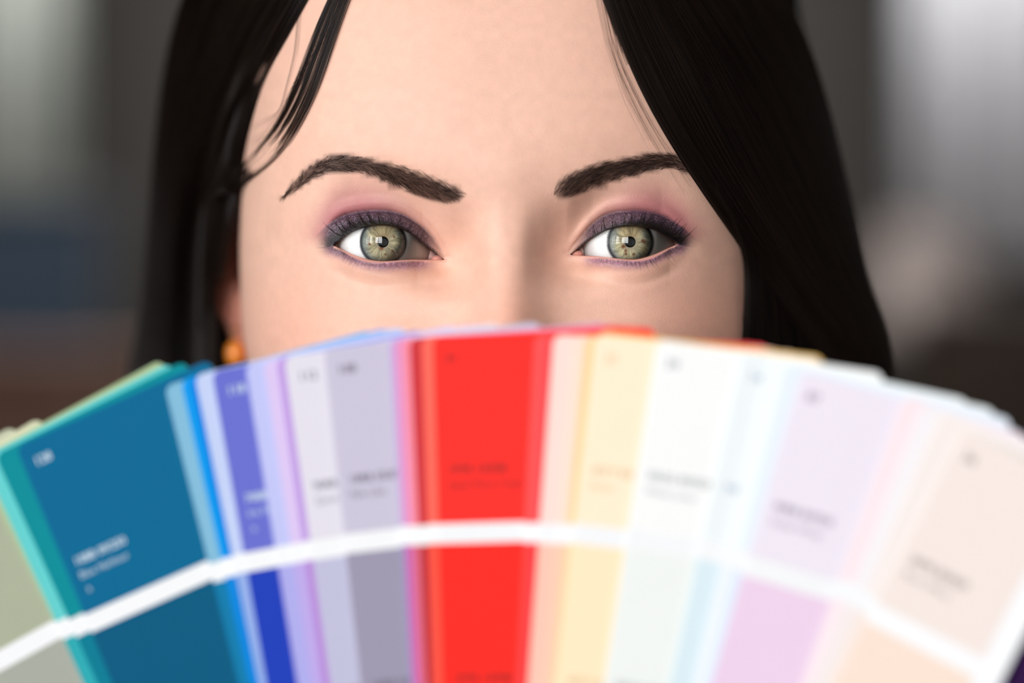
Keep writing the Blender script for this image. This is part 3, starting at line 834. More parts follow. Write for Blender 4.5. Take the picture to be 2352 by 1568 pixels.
for s in (-1, 1):
    st = []
    up = OUT_UP[s]
    N = 70
    for i in range(N):
        t = .10 + .89 * (i + rng.uniform(-.35, .35)) / N
        lat = t if s > 0 else 1 - t
        if lat < .20 or (lat < .45 and rng.random() < .35): continue
        tt_ = t * 63; i_ = int(min(tt_, 62)); fr_ = tt_ - i_
        x, z = up[i_] * (1 - fr_) + up[i_ + 1] * fr_
        clump = round(lat * 13) / 13 - lat
        L = (5.2 + 3.2 * sstep(.15, .8, lat)) * rng.uniform(.75, 1.08)
        out_ = (lat - .42) * 1.25 + clump * 6.5 + rng.normal(0, .09)
        y0 = float(ylid(s, x, z)) - .05
        k_ = np.linspace(0, 1, 9)
        fw = L * (.86 * np.sin(k_ * 1.25)) * (1 - .15 * k_)
        upz = L * (-.10 * k_ + .62 * k_ ** 2.0) * (1.0 - .25 * lat)
        out_ = max(-.7, min(.8, out_))
        P = np.stack([x + s * out_ * L * .75 * k_ ** 1.25, y0 - fw, z + .05 + upz], 1)
        st.append((P, rng.uniform(.7, 1.1) + .35 * (lat > .55)))
    o = link('upper_eyelashes', hairs_mesh(st, .115, .016), M_lash, person); o['kind'] = 'stuff'
    st = []
    lo = OUT_LO[s]; N = 46
    for i in range(N):
        t = .05 + .90 * (i + rng.uniform(-.4, .4)) / N
        lat = t if s > 0 else 1 - t
        if lat < .25 or rng.random() < .12: continue
        tt_ = t * 63; i_ = int(min(tt_, 62)); fr_ = tt_ - i_
        x, z = lo[i_] * (1 - fr_) + lo[i_ + 1] * fr_
        clump = round(lat * 12) / 12 - lat
        L = (2.2 + 1.8 * sstep(.3, .8, lat)) * rng.uniform(.6, 1.1)
        k_ = np.linspace(0, 1, 6)
        y0 = float(ylid(s, x, z)) - .05
        out_ = (lat - .35) * .9 + clump * 2.5 + rng.normal(0, .12)
        P = np.stack([x + s * out_ * L * (.3 * k_ + .6 * k_ ** 2), y0 - L * .6 * np.sin(k_ * 1.9), z - L * (.5 * k_ + rng.uniform(.05, .3) * k_ ** 2)], 1)
        st.append((P, rng.uniform(.7, 1.1)))
    o = link('lower_eyelashes', hairs_mesh(st, .036, .008), M_lash, person); o['kind'] = 'stuff'
    # brow
    bt, bb = BROW[s]; st = []
    ua, ub = bt[0, 0], bt[-1, 0]
    N = 780
    for i in range(N):
        u = rng.uniform(ua, ub); fr_ = rng.beta(1.3, 1.3)
        vt, vb = np.interp(u, bt[:, 0], bt[:, 1]), np.interp(u, bb[:, 0], bb[:, 1])
        v = vt + (vb - vt) * fr_
        m_ = (ub - u) / (ub - ua) if s < 0 else (u - ua) / (ub - ua)     # 0 at the nose, 1 at the tail
        if rng.random() > .25 + m_ / .12: continue
        y = 0.0
        for _ in range(4):
            x, z = h_of(u, v, y); y = float(face_y(np.array([x]), np.array([z]))[0])
        # direction: upwards near the nose, then along the brow
        du = 4.0
        us = u + s * du
        slope = (np.interp(us, bt[:, 0], bt[:, 1]) + np.interp(us, bb[:, 0], bb[:, 1]) - vt - vb) / 2 / du     # dv per px outward
        ang = -math.atan(slope)
        ang += (1 - m_) ** 1.5 * .62 + (fr_ - .45) * .75 * sstep(.15, .5, m_) + rng.normal(0, .14)
        L = (3.5 - .9 * m_) * rng.uniform(.6, 1.1)
        k_ = np.linspace(0, 1, 5)
        bend = -.35 * k_
        dx = np.cumsum(np.r_[0, np.cos(ang + bend[1:])]) * L / 4 * s
        dz = np.cumsum(np.r_[0, np.sin(ang + bend[1:])]) * L / 4
        P = np.stack([x + dx, np.zeros(5), z + dz], 1)
        P[:, 1] = face_y(P[:, 0], P[:, 2]) - .06 - .35 * np.sin(k_ * 1.9)
        st.append((P, rng.uniform(.7, 1.2)))
    o = link('eyebrow', hairs_mesh(st, .030, .010), M_brow, person); o['kind'] = 'stuff'

# ------------------------------------------------------------------ hair
m_hair = bpy.data.materials.new('hair_strands'); m_hair.use_nodes = True
nt = m_hair.node_tree; nt.nodes.clear()
out = nt.nodes.new('ShaderNodeOutputMaterial'); hb = nt.nodes.new('ShaderNodeBsdfPrincipled')
hi = nt.nodes.new('ShaderNodeHairInfo'); cr_ = nt.nodes.new('ShaderNodeValToRGB')
cr_.color_ramp.elements[0].color = rgba((9, 7, 6)); cr_.color_ramp.elements[1].color = rgba((38, 26, 21))
nt.links.new(hi.outputs['Random'], cr_.inputs[0]); nt.links.new(cr_.outputs[0], hb.inputs['Base Color'])
hb.inputs['Roughness'].default_value = .36; hb.inputs['Specular IOR Level'].default_value = .25
nt.links.new(hb.outputs[0], out.inputs[0])
M_under = mat('hair_under', (9, 7, 6), .7, .12, noise=.3, nscale=90)

def resample(P, n):
    P = np.asarray(P, float)
    d = np.r_[0, np.cumsum(np.linalg.norm(np.diff(P, axis=0), axis=1))]
    t = np.linspace(0, d[-1], n)
    Q = np.stack([np.interp(t, d, P[:, k_]) for k_ in range(3)], 1)
    for _ in range(3):
        Q[1:-1] = (Q[:-2] + 2 * Q[1:-1] + Q[2:]) / 4
    return Q
def guide(pts, n=32, off=2.5, over_face=True, stick=False):
    """guide from photograph points (u, v, depth mm); kept in front of the face"""
    r = []
    for (u, v, y) in pts:
        x, z = h_of(u, v, y)
        r.append((x, y, z))
    G = resample(r, n)
    if stick:
        for i in range(n):
            y = min(G[i, 1] + 10, 40.0); u, v = uv_of(G[i])
            ok = True
            for _ in range(30):
                x, z = h_of(u, v, y)
                if abs(x) > Wf(z) * .97:
                    ok = False; break
                yn = float(face_y(np.array([x]), np.array([z]))[0]) - off
                y += (yn - y) * .5
            if not ok: y = max(G[i, 1], 50.0)
            x, z = h_of(u, v, min(y, 84)); G[i] = [float(x), min(y, 84), float(z)]
        for _ in range(2):
            G[1:-1] = (G[:-2] + 2 * G[1:-1] + G[2:]) / 4
    elif over_face:
        for i in range(n):
            if G[i, 2] > -70 and abs(G[i, 0]) < Wf(G[i, 2]) * .985:
                ys = float(face_y(np.array([G[i, 0]]), np.array([G[i, 2]]))[0])
                if G[i, 1] > ys - off and G[i, 1] < ys + 60:
                    yn = ys - off
                    sc_ = (FOCUS * 1000 + yn) / (FOCUS * 1000 + G[i, 1])
                    G[i] = [(G[i, 0] + HX) * sc_ - HX, yn, (G[i, 2] + HZ) * sc_ - HZ]
        for _ in range(2):
            G[1:-1] = (G[:-2] + 2 * G[1:-1] + G[2:]) / 4
    return G
def strands(guides, n, thick=3.0, jit=1.0, clump=1.2, wav=.6, lift=0.0, tmin=0.0, tmax=1.0, seed=0, fly=0.03, ragged=.12, deep=1.5):
    r = np.random.default_rng(seed)
    Gs = np.array(guides); g, m = Gs.shape[:2]
    t = r.uniform(tmin, tmax, n) * (g - 1)
    # clumping toward random centres
    cent = np.sort(r.uniform(0, g - 1, max(6, int(n / 34))))
    nc = cent[np.argmin(np.abs(t[:, None] - cent[None]), 1)]
    i0 = np.clip(np.floor(t).astype(int), 0, g - 2)
    kx = np.linspace(0, 1, m)
    tt_ = t[:, None] + (nc - t)[:, None] * (clump * .35) * kx[None]
    tt_ = np.clip(tt_ + .02 * np.sin(kx[None] * 9 + r.uniform(0, 6, n)[:, None]) * wav, 0, g - 1 - 1e-6)
    ii = np.clip(np.floor(tt_).astype(int), 0, g - 2); ff = (tt_ - ii)[..., None]
    mi = np.arange(m)[None].repeat(n, 0)
    P = Gs[ii, mi] * (1 - ff) + Gs[ii + 1, mi] * ff
    off = r.normal(0, jit, (n, 1, 3)) * np.array([1, 0, .4])
    P = P + off * (0.25 + .75 * kx[None, :, None])
    P[..., 1] += r.uniform(-.15, 1, (n, 1)) * thick - lift
    P[..., 1] += (noise1(nc * 37.7 + 100, seed + 90) * .5 + .5)[:, None] * deep * (.4 + .6 * kx[None])
    ph = r.uniform(0, 6.28, (n, 1)); fq = r.uniform(3, 9, (n, 1))
    P[..., 0] += wav * .5 * np.sin(kx[None] * fq + ph) * kx[None]
    fl = r.random(n) < fly
    P[fl, :, 0] += (r.normal(0, 3.0, (fl.sum(), 1)) * kx[None] ** 1.5)
    P[fl, :, 1] -= np.abs(r.normal(0, 1.5, (fl.sum(), 1))) * kx[None]
    end = 1 - ragged * r.random(n)
    Q = np.empty_like(P)
    for k_ in range(3):
        for i in range(n):
            Q[i, :, k_] = np.interp(kx * end[i], kx, P[i, :, k_])
    return Q
def hair_curves(name, P, rad, parent):
    n, m = P.shape[:2]
    hc = bpy.data.hair_curves.new(name)
    hc.add_curves([m] * n)
    hc.position_data.foreach_set('vector', h2w(P).astype(np.float32).ravel())
    ra = hc.attributes.get('radius') or hc.attributes.new('radius', 'FLOAT', 'POINT')
    kx = np.linspace(0, 1, m)
    R = (np.random.default_rng(1).uniform(.75, 1.2, (n, 1)) * rad * (1 - .65 * kx[None] ** 3)).astype(np.float32)
    ra.data.foreach_set('value', R.ravel())
    hc.materials.append(m_hair)
    o = bpy.data.objects.new(name, hc); C.objects.link(o)
    o.parent = parent; o['kind'] = 'stuff'
    return o
# guides, viewer's left
L0 = guide([(790, -150, -8), (706, 0, 0), (650, 100, 6), (597, 200, 14), (566, 330, 24), (545, 430, 34), (524, 510, 50), (512, 570, 60), (506, 615, 66)], off=0.8, stick=True)
L0b = guide([(760, -150, 0), (670, 0, 8), (610, 110, 16), (555, 230, 28), (525, 340, 42), (505, 440, 56), (494, 530, 66), (490, 590, 76), (490, 630, 82)], off=2.2, stick=True)
L0c = guide([(735, -150, 0), (640, 0, 14), (578, 110, 26), (526, 240, 44), (500, 340, 60), (482, 430, 80), (466, 520, 112), (462, 640, 118), (462, 800, 120)], off=3.2, stick=True)
L1 = guide([(720, -150, 10), (620, 0, 25), (560, 110, 48), (508, 240, 74), (480, 340, 86), (464, 420, 98), (450, 520, 114), (452, 650, 122), (455, 850, 124), (445, 1050, 120)], over_face=False)
L2 = guide([(620, -150, 40), (510, 0, 62), (455, 150, 78), (415, 300, 92), (398, 450, 100), (388, 600, 104), (380, 800, 108), (360, 1050, 108)], over_face=False)
L3 = guide([(500, -150, 50), (415, 0, 74), (382, 150, 90), (362, 300, 100), (350, 450, 104), (340, 600, 106), (322, 750, 108), (292, 900, 108), (262, 1060, 108)], over_face=False)
FL = guide([(778, -60, -16), (749, 0, -15), (703, 109, -8), (675, 189, -5), (646, 258, 0), (606, 321, 6), (566, 367, 14), (537, 392, 24), (500, 440, 40)], off=1.3, stick=True)
FR = guide([(826, -60, -16), (800, 0, -15), (770, 86, -8), (748, 155, -5), (719, 230, 0), (684, 298, 4), (644, 356, 10), (604, 392, 16), (530, 452, 34)], off=1.6, stick=True)
R0 = guide([(1345, -150, -14), (1393, 0, -12), (1438, 130, -10), (1500, 260, -4), (1568, 370, 2), (1610, 432, 6), (1668, 515, 14), (1722, 592, 20), (1790, 680, 26), (1870, 780, 32), (1950, 880, 36), (2010, 980, 38)], off=2.5)
R1 = guide([(1420, -150, -12), (1500, 0, -8), (1580, 150, 0), (1650, 300, 6), (1722, 430, 12), (1800, 560, 18), (1880, 680, 26), (1960, 800, 34), (2010, 900, 40), (2040, 1000, 44)], off=6)
R2 = guide([(1500, -150, 4), (1620, 0, 10), (1720, 150, 20), (1800, 300, 28), (1860, 430, 34), (1928, 580, 38), (1980, 700, 42), (2022, 790, 44), (2040, 880, 46), (2048, 1000, 48)], off=8)
R3 = guide([(1600, -150, 25), (1730, 0, 32), (1806, 150, 40), (1864, 300, 44), (1912, 450, 48), (1955, 580, 50), (1985, 680, 52), (2026, 760, 52), (2040, 830, 52), (2032, 950, 52)], over_face=False)
R4 = guide([(1680, -150, 50), (1816, 0, 56), (1874, 150, 60), (1910, 280, 62), (1936, 400, 62), (1970, 540, 62), (1992, 650, 60), (2030, 740, 58), (2044, 820, 56), (2028, 950, 56)], over_face=False)

RB0 = guide([(1640, 430, 4), (1694, 530, 11), (1716, 600, 15), (1716, 700, 16), (1709, 800, 18), (1700, 960, 20)], over_face=False)
RB1 = guide([(1700, 430, 12), (1750, 530, 20), (1780, 640, 27), (1790, 740, 31), (1790, 850, 34), (1780, 1000, 36)], over_face=False)
RB2 = guide([(1780, 430, 26), (1840, 550, 36), (1890, 690, 48), (1920, 780, 52), (1930, 880, 54), (1930, 1000, 54)], over_face=False)
# carry every lock up to the parting on the crown and down to the chest
def crown(side, y):
    return np.array([side * 4.0, y, 34 + 95 * math.sqrt(max(0.0, 1 - ((y - 88) / 96) ** 2))])
def extend(G, side, ytop, drop):
    c0 = np.array([0, 88.0, 30.0]); T = crown(side, ytop)
    a, b_ = T - c0, G[0] - c0
    ra, rb = np.linalg.norm(a), np.linalg.norm(b_)
    om = math.acos(np.clip(a.dot(b_) / ra / rb, -1, 1))
    top = [c0 + (math.sin((1 - t) * om) * a / ra + math.sin(t * om) * b_ / rb) / math.sin(om) * (ra * (1 - t) + rb * t + 3.0 * math.sin(math.pi * t)) for t in np.linspace(0, 1, 13)[:-1]]
    e = G[-1]; d = G[-1] - G[-4]; d = d / np.linalg.norm(d)
    bot = []
    for t in np.linspace(0, 1, 13)[1:]:
        if drop:
            zt = e[2] + (-185 - e[2]) * t
            bot.append(np.array([e[0] + d[0] * 14 * math.sin(t * 1.5) + 3 * math.sin(t * 5), e[1] + 4 * t - 3 * math.sin(t * 4), zt]))
        else:
            bot.append(e + d * 5 * t + np.array([0, 4 * t * t, 0]))
    E = np.concatenate([top, G, bot])
    for _ in range(2): E[1:-1] = (E[:-2] + 2 * E[1:-1] + E[2:]) / 4
    E[12:12 + len(G)] = G * .5 + E[12:12 + len(G)] * .5
    return E
FL, FR = extend(FL, -1, 21, False), extend(FR, -1, 19, False)
L0, L0b = extend(L0, -1, 24, False), extend(L0b, -1, 30, False)
L0c, L1, L2, L3 = (extend(g_, -1, y_, True) for g_, y_ in ((L0c, 38), (L1, 48), (L2, 62), (L3, 84)))
R0, R1, R2, R3, R4 = (extend(g_, 1, y_, True) for g_, y_ in ((R0, 20), (R1, 32), (R2, 48), (R3, 66), (R4, 88)))
RB0, RB1, RB2 = (extend(g_, 1, 60, True)[12:] for g_ in (RB0, RB1, RB2))
# under-volume: a crown-to-shoulder shell around the back of the head plus a thick lock on each side
vv, ff = [], []
zs = np.arange(128, -215, -6.0)
hwf = prof([(130, 8), (124, 38), (112, 62), (95, 80), (60, 93), (20, 98), (-30, 102), (-100, 108), (-215, 110)], 5)
hyc = prof([(130, 92), (90, 96), (72, 130), (40, 146), (-215, 150)], 4)
hdp = prof([(130, 10), (124, 45), (112, 75), (95, 96), (72, 78), (40, 66), (-60, 66), (-215, 50)], 4)
NS = 64
for z in zs:
    for j in range(NS):
        a = 2 * math.pi * j / NS
        wob = 1 + .02 * math.sin(a * 14 + z * .02) + .012 * math.sin(a * 31)
        vv.append((hwf(z) * math.sin(a) * wob + 1, hyc(z) - hdp(z) * math.cos(a) * wob, z))
for i in range(len(zs) - 1):
    for j in range(NS):
        ff.append((i * NS + j, i * NS + (j + 1) % NS, (i + 1) * NS + (j + 1) % NS, (i + 1) * NS + j))
ff.append(tuple(range(NS))); ff.append(tuple((len(zs) - 1) * NS + j for j in range(NS))[::-1])
def slab(guides, back0, back1, ins=1.0):
    """closed sheet through the guides, thick towards the back"""
    Gs = np.array(guides); g, m = Gs.shape[:2]
    T = np.linspace(0, g - 1, (g - 1) * 4 + 1)
    S = []
    for t in T:
        i = min(int(t), g - 2); S.append(Gs[i] * (1 - (t - i)) + Gs[i + 1] * (t - i))
    S = np.array(S); n = len(S)
    b0 = len(vv)
    rip = .5 * np.sin(np.arange(n) * 2.1)
    for i in range(n):
        for k_ in range(m): vv.append(tuple(S[i, k_] + np.array([0, ins + .4 * rip[i], 0])))
    for i in range(n):
        e = min(i, n - 1 - i) / (n / 2)
        for k_ in range(m): vv.append(tuple(S[i, k_] + np.array([0, ins + back0 + (back1 - back0) * min(1, e * 2), 0])))
    N2 = n * m
    for i in range(n - 1):
        for k_ in range(m - 1):
            a = b0 + i * m + k_
            ff.append((a, a + 1, a + m + 1, a + m)); ff.append((a + N2, a + m + N2, a + m + 1 + N2, a + 1 + N2))
    for i in range(n - 1):
        for k_ in (0, m - 1):
            a = b0 + i * m + k_; ff.append((a, a + m, a + m + N2, a + N2))
    for k_ in range(m - 1):
        for i in (0, n - 1):
            a = b0 + i * m + k_; ff.append((a, a + 1, a + 1 + N2, a + N2))
slab([R0 * 1.0, R1, R2, R3, R4], 1.0, 9.0, 2.0)
slab([L1, L2, L3], 1.5, 9.0, 2.0)
slab([L0, L0b], .6, 1.2, .9)
slab([L0b, L0c, L1], .6, 1.2, .5)
slab([RB0, RB1, RB2], 4, 9.0, 1.0)
me = mesh(h2w(np.array(vv)), ff)
bm = bmesh.new(); bm.from_mesh(me); bmesh.ops.recalc_face_normals(bm, faces=bm.faces); bm.to_mesh(me); bm.free()
hair = link('hair', me, M_under, person)
hair['label'] = 'long nearly black hair, parted and falling on both sides of the face'
BACK = []
for a_ in np.linspace(1.75, 2 * math.pi - 1.75, 13):
    BACK.append(resample([(hwf(z) * math.sin(a_) * 1.015 + 1, hyc(z) - hdp(z) * math.cos(a_) * 1.02, z) for z in np.linspace(126, -205, 40)], 40))
SB = strands(BACK, 3200, thick=1.0, jit=.5, clump=1.0, wav=.6, seed=21, fly=.01, deep=.5)
hair_curves('back_hair_strands', SB, .00006, hair)
SR = strands([R0, R1, R2, R3, R4], 9000, thick=5, jit=.7, clump=1.3, wav=.7, seed=3, fly=.015)
SR2 = strands([R0, R1], 1200, thick=2, jit=.35, clump=1.0, wav=.3, tmax=.35, seed=4, fly=.01)
SRB = strands([RB0, RB1, RB2], 2500, thick=4, jit=.6, clump=1.0, wav=.5, seed=13, fly=.01)
SL = strands([L1, L2, L3], 6000, thick=5, jit=.9, clump=1.2, wav=.8, seed=5, fly=.02)
SL2 = strands([L0, L0b, L0c, L1], 4400, thick=3, jit=.6, clump=1.1, wav=.5, tmax=.85, seed=6, fly=.02)
hair_curves('hair_strands', np.concatenate([SR, SR2, SL, SL2]), .000048, hair)
hair_curves('hair_strands', SRB, .000048, hair)
SF = strands([FL, FR], 190, thick=1.2, jit=.3, clump=2.4, deep=.4, wav=.5, seed=8, fly=.03, ragged=.10)
hair_curves('forelock', SF, .000045, hair)
# loose single hairs
ws = []
for pts_ in ([(800, -60, -14), (765, 60, -9), (700, 160, 2), (655, 250, 12), (595, 330, 22)],
             [(690, -40, -6), (676, 120, 2), (640, 260, 14), (575, 290, 26)],
             [(765, 30, -8), (712, 140, 0), (672, 210, 6), (640, 300, 12), (570, 330, 24)],
             [(1372, -60, -13), (1410, 120, -9), (1470, 250, -4), (1540, 370, 4)],
             [(1362, -60, -13), (1395, 90, -10), (1440, 220, -6), (1500, 330, 0)],
             [(1380, -60, -13), (1425, 150, -9), (1500, 300, -3), (1585, 430, 6)],
             [(560, 380, 30), (535, 470, 44), (512, 560, 58), (500, 660, 70)],
             [(575, 390, 24), (548, 470, 40), (520, 580, 56), (512, 690, 70)],
             [(600, 330, 14), (545, 420, 34), (515, 520, 50), (505, 620, 64)],
             [(1640, 430, 0), (1690, 500, 10), (1740, 590, 20), (1790, 720, 28)]):
    g_ = guide(pts_, 32, off=1.2, stick=pts_[-1][0] < 1300)
    for _ in range(5):
        j = rng.normal(0, .8, 3); j[1] = -abs(j[1]) * .3
        ws.append(g_ + j * np.linspace(.4, 1, 32)[:, None])
hair_curves('loose_hairs', np.array(ws), .00003, hair)
# dark top below the neck
vv, ff = [], []
zs = np.arange(-196, -431, -6.0)
for z in zs:
    for j in range(72):
        th = 2 * math.pi * j / 72 - math.pi
        p = chart(np.array([th]), np.array([z]))[0]
        c_ = np.array([0, YCf(z), z]); d = p - c_
        vv.append(tuple(c_ + d * 1.0 + d / (np.linalg.norm(d) + 1e-6) * (3.0 + .6 * math.sin(th * 9 + z * .05))))
for i in range(len(zs) - 1):
    for j in range(72):
        ff.append((i * 72 + j, i * 72 + (j + 1) % 72, (i + 1) * 72 + (j + 1) % 72, (i + 1) * 72 + j))
link('shirt', mesh(h2w(np.array(vv)), ff), mat('shirt_cloth', (26, 25, 30), .85, .15, noise=.1, nscale=200), person)

# ------------------------------------------------------------------ amber earring
ep = px(540, 812, .088)
er = empty('earring', tuple(ep)); tag(er, 'small amber bead earring hanging from the ear lobe beside the teal card', 'earring')
bv, bf = [], []
for i in range(17):
    for j in range(24):
        a, q_ = math.pi * i / 16, 2 * math.pi * j / 24
        bv.append((.0030 * math.sin(a) * math.cos(q_), .0030 * math.sin(a) * math.sin(q_), .0040 * math.cos(a)))
for i in range(16):
    for j in range(24): bf.append((i * 24 + j, i * 24 + (j + 1) % 24, (i + 1) * 24 + (j + 1) % 24, (i + 1) * 24 + j))
link('bead', mesh(bv, bf), mat('amber', (222, 132, 46), .25, .5, noise=.15, nscale=400), er)
MB().tube([(0, 0, .004), (0, -.001, .006), (0, .001, .008), (0, .003, .007)], .0004, 8).build('hook', mat('gold', (210, 160, 80), .25, .5, metal=1), er, True)

# ------------------------------------------------------------------ the fan deck of colour cards
deck = empty('colour_fan_deck', tuple(px(1350, 3200, -.07)))
tag(deck, 'fanned deck of paint colour cards held up in front of the face', 'colour cards')
inv = -np.array(deck.location)
FD = -0.060
fx = np.array([math.cos(.13), -math.sin(.13), 0.0])            # right side nearer to the lens
fz = np.array([0, .06, 1.0]); fz -= fx * fz.dot(fx); fz /= np.linalg.norm(fz)
fn_ = np.cross(fx, fz); fn_ *= -1 if fn_[1] > 0 else 1            # towards the camera
fo_ = px(1176, 1000, FD)
M_card = mat('card_white', (233, 235, 238), .6, .08)
smats = {}
def smat(c):
    if c not in smats:
        smats[c] = mat('paint_%d_%d_%d' % c, tuple(x * .965 for x in c), .6, .06, noise=.012, nscale=120)
    return smats[c]
def pxplane(u, v, lift):
    o_ = np.array([0, -FOCUS, CAM_Z]); d = px(u, v, 0) - o_
    q0 = fo_ + fn_ * lift
    t = (q0 - o_).dot(fn_) / d.dot(fn_)
    return o_ + d * t
CW, CL = .0512, .262
def text_mesh(s, size, bold=0.0):
    cu = bpy.data.curves.new('t', 'FONT'); cu.body = s; cu.size = size; cu.offset = bold; cu.resolution_u = 2
    o = bpy.data.objects.new('t', cu); C.objects.link(o)
    me = bpy.data.meshes.new_from_object(o.evaluated_get(bpy.context.evaluated_depsgraph_get()))
    bpy.data.objects.remove(o)
    return me
def card(i, u, v, ang, c1, c2, txt=None, ink=(70, 72, 78), label=None, width=CW, twist=0.0, lift=None, H1=.0431, GAP=.0045):
    a = math.radians(ang)
    L_ = .00032 * i if lift is None else lift
    tl = pxplane(u, v, L_)
    ex_ = math.cos(a) * fx + math.sin(a) * fz      # along the top edge
    dn = math.sin(a) * fx - math.cos(a) * fz       # down the card
    nn = fn_.copy()
    if twist:
        R_ = Matrix.Rotation(math.radians(twist), 3, Vector(dn))
        ex_ = np.array(R_ @ Vector(ex_)); nn = np.array(R_ @ Vector(nn))
    P = lambda r, d, h: tl + ex_ * r + dn * d + nn * h + inv
    # outline with rounded corners
    rc = .0022; ol = []
    for (cx_, cy_, a0) in ((rc, rc, 180), (width - rc, rc, 270), (width - rc, CL - rc, 0), (rc, CL - rc, 90)):
        for q_ in range(7):
            t = math.radians(a0 + 15 * q_)
            ol.append((cx_ + rc * math.cos(t), cy_ + rc * math.sin(t)))
    n = len(ol); th_ = .00026
    vs_ = [P(r, d, 0) for r, d in ol] + [P(r, d, -th_) for r, d in ol]
    fs_ = [tuple(range(n)), tuple(range(2 * n - 1, n - 1, -1))] + [(k_, k_ + n, (k_ + 1) % n + n, (k_ + 1) % n) for k_ in range(n)]
    o = MB().add(vs_, fs_).build('card', M_card, deck)
    if label: o['label'] = label
    def sw(d0, d1, c, topr):
        pts_ = []
        r1 = width - .0055 if twist else width - .0048
        if topr:
            for (cx_, cy_, a0) in ((rc, rc, 180),):
                for q_ in range(7):
                    t = math.radians(a0 + 15 * q_); pts_.append((cx_ + rc * math.cos(t), d0 + cy_ + rc * math.sin(t)))
            for q_ in range(7):
                t = math.radians(270 + 15 * q_); pts_.append((width - rc + rc * math.cos(t), d0 + rc + rc * math.sin(t))) if not twist else None
            if twist: pts_.append((r1, d0))
            pts_ += [(r1 if twist else width, d1), (0, d1)]
        else:
            pts_ = [(0, d0), (r1 if twist else width, d0), (r1 if twist else width, d1), (0, d1)]
        m_ = len(pts_); h0, h1 = 0.0, .00003
        vv_ = [P(r, d, h1) for r, d in pts_] + [P(r, d, h0) for r, d in pts_]
        ff_ = [tuple(range(m_)), tuple(range(2 * m_ - 1, m_ - 1, -1))] + [(k_, k_ + m_, (k_ + 1) % m_ + m_, (k_ + 1) % m_) for k_ in range(m_)]
        return MB().add(vv_, ff_).build('swatch', smat(c), o)
    sw(0, H1, c1, True)
    sw(H1 + GAP, 2 * H1 + GAP, c2, False)
    d_ = 2 * (H1 + GAP)
    c3_ = tuple(int(x * .88) for x in c2)
    while d_ + H1 < CL - .02:
        sw(d_, d_ + H1, c3_, False); d_ += H1 + GAP; c3_ = tuple(int(x * .9) for x in c3_)
    if txt:
        im = mat('ink', ink, .6, .2)
        items = [(txt[0], .0030, .0028, .0062, .00005), (txt[1], .0026, .0026, .0316, .00006), (txt[2], .0023, .0026, .0350, 0), (txt[3], .0023, .0030, .0385, 0),
                 (txt[1], .0026, .0026, .0316 + H1 + GAP, .00006), (txt[2], .0023, .0026, .0350 + H1 + GAP, 0)]
        for (s_, size, r_, d__, bo) in items:
            if not s_: continue
            tm = text_mesh(s_, size, bo)
            link('lettering', mesh([P(r_ + q_.co.x, d__ - q_.co.y, .00006) for q_ in tm.vertices], [tuple(p_.vertices) for p_ in tm.polygons]), im, o, False)
    return o
LT = (190, 208, 222)
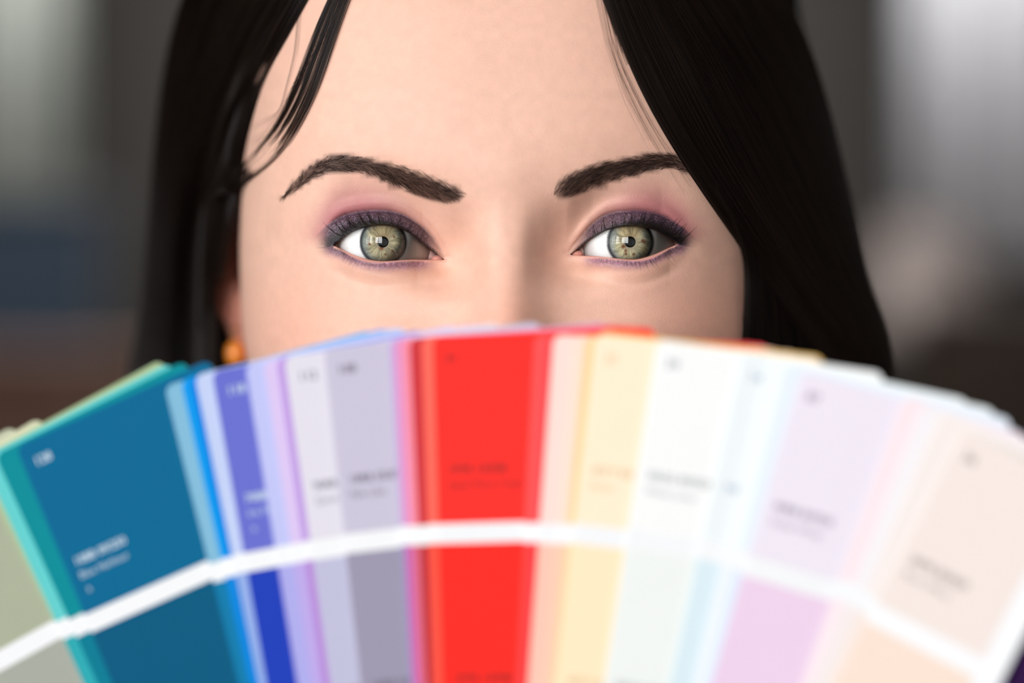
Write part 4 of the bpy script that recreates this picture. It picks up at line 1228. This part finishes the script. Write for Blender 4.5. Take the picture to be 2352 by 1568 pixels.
cards = [
    (-385, 1220, 30, (190, 196, 170), (172, 178, 165), None),
    (-324, 1206, 30.5, (212, 214, 182), (180, 184, 160), None),
    (-440, 1266, 29, (168, 176, 152), (166, 170, 160), None),
    (-58, 1056, 28.0, (170, 192, 150), (160, 180, 150), None),
    (-44, 1051, 26.4, (98, 204, 204), (44, 168, 178), None),
    (-12, 1044, 26.0, (0, 138, 150), (0, 122, 146), None),
    (36, 1026, 24.0, (0, 102, 146), (0, 88, 126), ('128', '10BB 09/250', 'Blue Harbour', 'a'), LT, 'deep teal blue colour card'),
    (378, 886, 15.2, (128, 184, 214), (10, 120, 168), None),
    (414, 872, 14.0, (0, 150, 232), (0, 130, 216), None),
    (434, 868, 13.6, (0, 122, 218), (0, 126, 214), None),
    (447, 861, 12.9, (192, 206, 242), (146, 172, 228), None),
    (486, 853, 11.1, (103, 110, 205), (30, 62, 184), ('118', '70BB 21/300', 'Iris Field', 'a'), LT, 'violet blue colour card'),
    (563, 837, 10.3, (190, 195, 243), (172, 170, 233), None),
    (604, 829, 9.6, (216, 196, 239), (186, 166, 229), None),
    (634, 822, 9.1, (186, 150, 221), (178, 134, 211), None),
    (652, 820, 9.0, (224, 221, 233), (190, 190, 218), ('112', '90RB 72/060', 'Quiet Mist', ''), (120, 118, 132)),
    (742, 802, 7.2, (200, 195, 216), (155, 150, 173), ('108', '10RB 55/070', 'Pale Lilac', ''), (96, 92, 108), 'grey lilac colour card'),
    (892, 779, 4.2, (190, 170, 216), (150, 145, 190), None),
    (902, 779, 4.0, (226, 150, 200), (202, 106, 176), None),
    (922, 778, 3.7, (242, 140, 160), (216, 106, 132), None),
    (940, 777, 3.4, (206, 56, 62), (190, 52, 58), None),
    (969, 773, 2.6, (255, 108, 92), (255, 86, 68), None),
    (994, 772, 2.2, (253, 50, 44), (253, 44, 36), ('51', '19YR 13/558', 'Signal Flame Poppy', 'a'), (120, 20, 20), 'bright red colour card'),
    (1228, 767, -2.6, (250, 86, 86), (250, 70, 68), None),
    (1250, 766, -3.0, (253, 74, 80), (253, 50, 64), None),
    (1276, 768, -3.8, (226, 122, 70), (226, 112, 70), None),
    (1272, 767, -3.9, (254, 220, 212), (252, 198, 180), None),
    (1318, 768, -4.6, (253, 222, 206), (250, 202, 176), None),
    (1346, 769, -5.2, (252, 208, 152), (252, 210, 162), None),
    (1374, 760, -6.5, (246, 198, 108), (248, 214, 150), None),
    (1368, 767, -6.2, (253, 236, 208), (253, 232, 196), ('31', '45YY 83/190', 'Butter', ''), (214, 180, 140), 'cream yellow colour card'),
    (1510, 778, -8.6, (245, 247, 247), (237, 242, 240), ('39', '50GG 83/023', 'White Linen', ''), (150, 156, 160), 'near white colour card'),
    (1705, 806, -12.2, (236, 243, 246), (216, 235, 243), ('54', '90BG 83/011', '', ''), (170, 185, 205)),
    (1768, 820, -13.2, (242, 248, 250), (235, 242, 250), None),
    (1806, 832, -14.2, (229, 239, 250), (222, 232, 248), None),
    (1840, 850, -15.8, (236, 229, 242), (235, 208, 234), ('87', '90RB 83/026', 'Violet White', ''), (140, 126, 150), 'pale lavender colour card'),
    (2078, 908, -19.6, (247, 229, 235), (246, 231, 237), None),
    (2120, 926, -21.0, (241, 238, 242), (240, 231, 231), None),
    (2160, 945, -22.6, (244, 235, 232), (241, 228, 222), None),
]
for i, cd in enumerate(cards):
    u, v, a, c1, c2, txt = cd[:6]
    card(i, u, v, a, c1, c2, txt, *(cd[6:7] or ((70, 72, 78),)), label=cd[7] if len(cd) > 7 else None, width=.0335 if i >= len(cards) - 3 else CW)
card(len(cards), 2212, 985, -26.5, (236, 224, 219), (240, 219, 205), ('36', '30YR 83/029', 'Rose White', ''), (120, 108, 106), label='blush colour card, frontmost at the right end', twist=8, width=.0318)
# a dark card at the back of the deck, seen past the right end
card(0, 2478, 1118, -30, (78, 40, 104), (34, 92, 180), None, label='deep violet and blue colour card behind the right end', lift=-.004, H1=.0470, GAP=0.0)
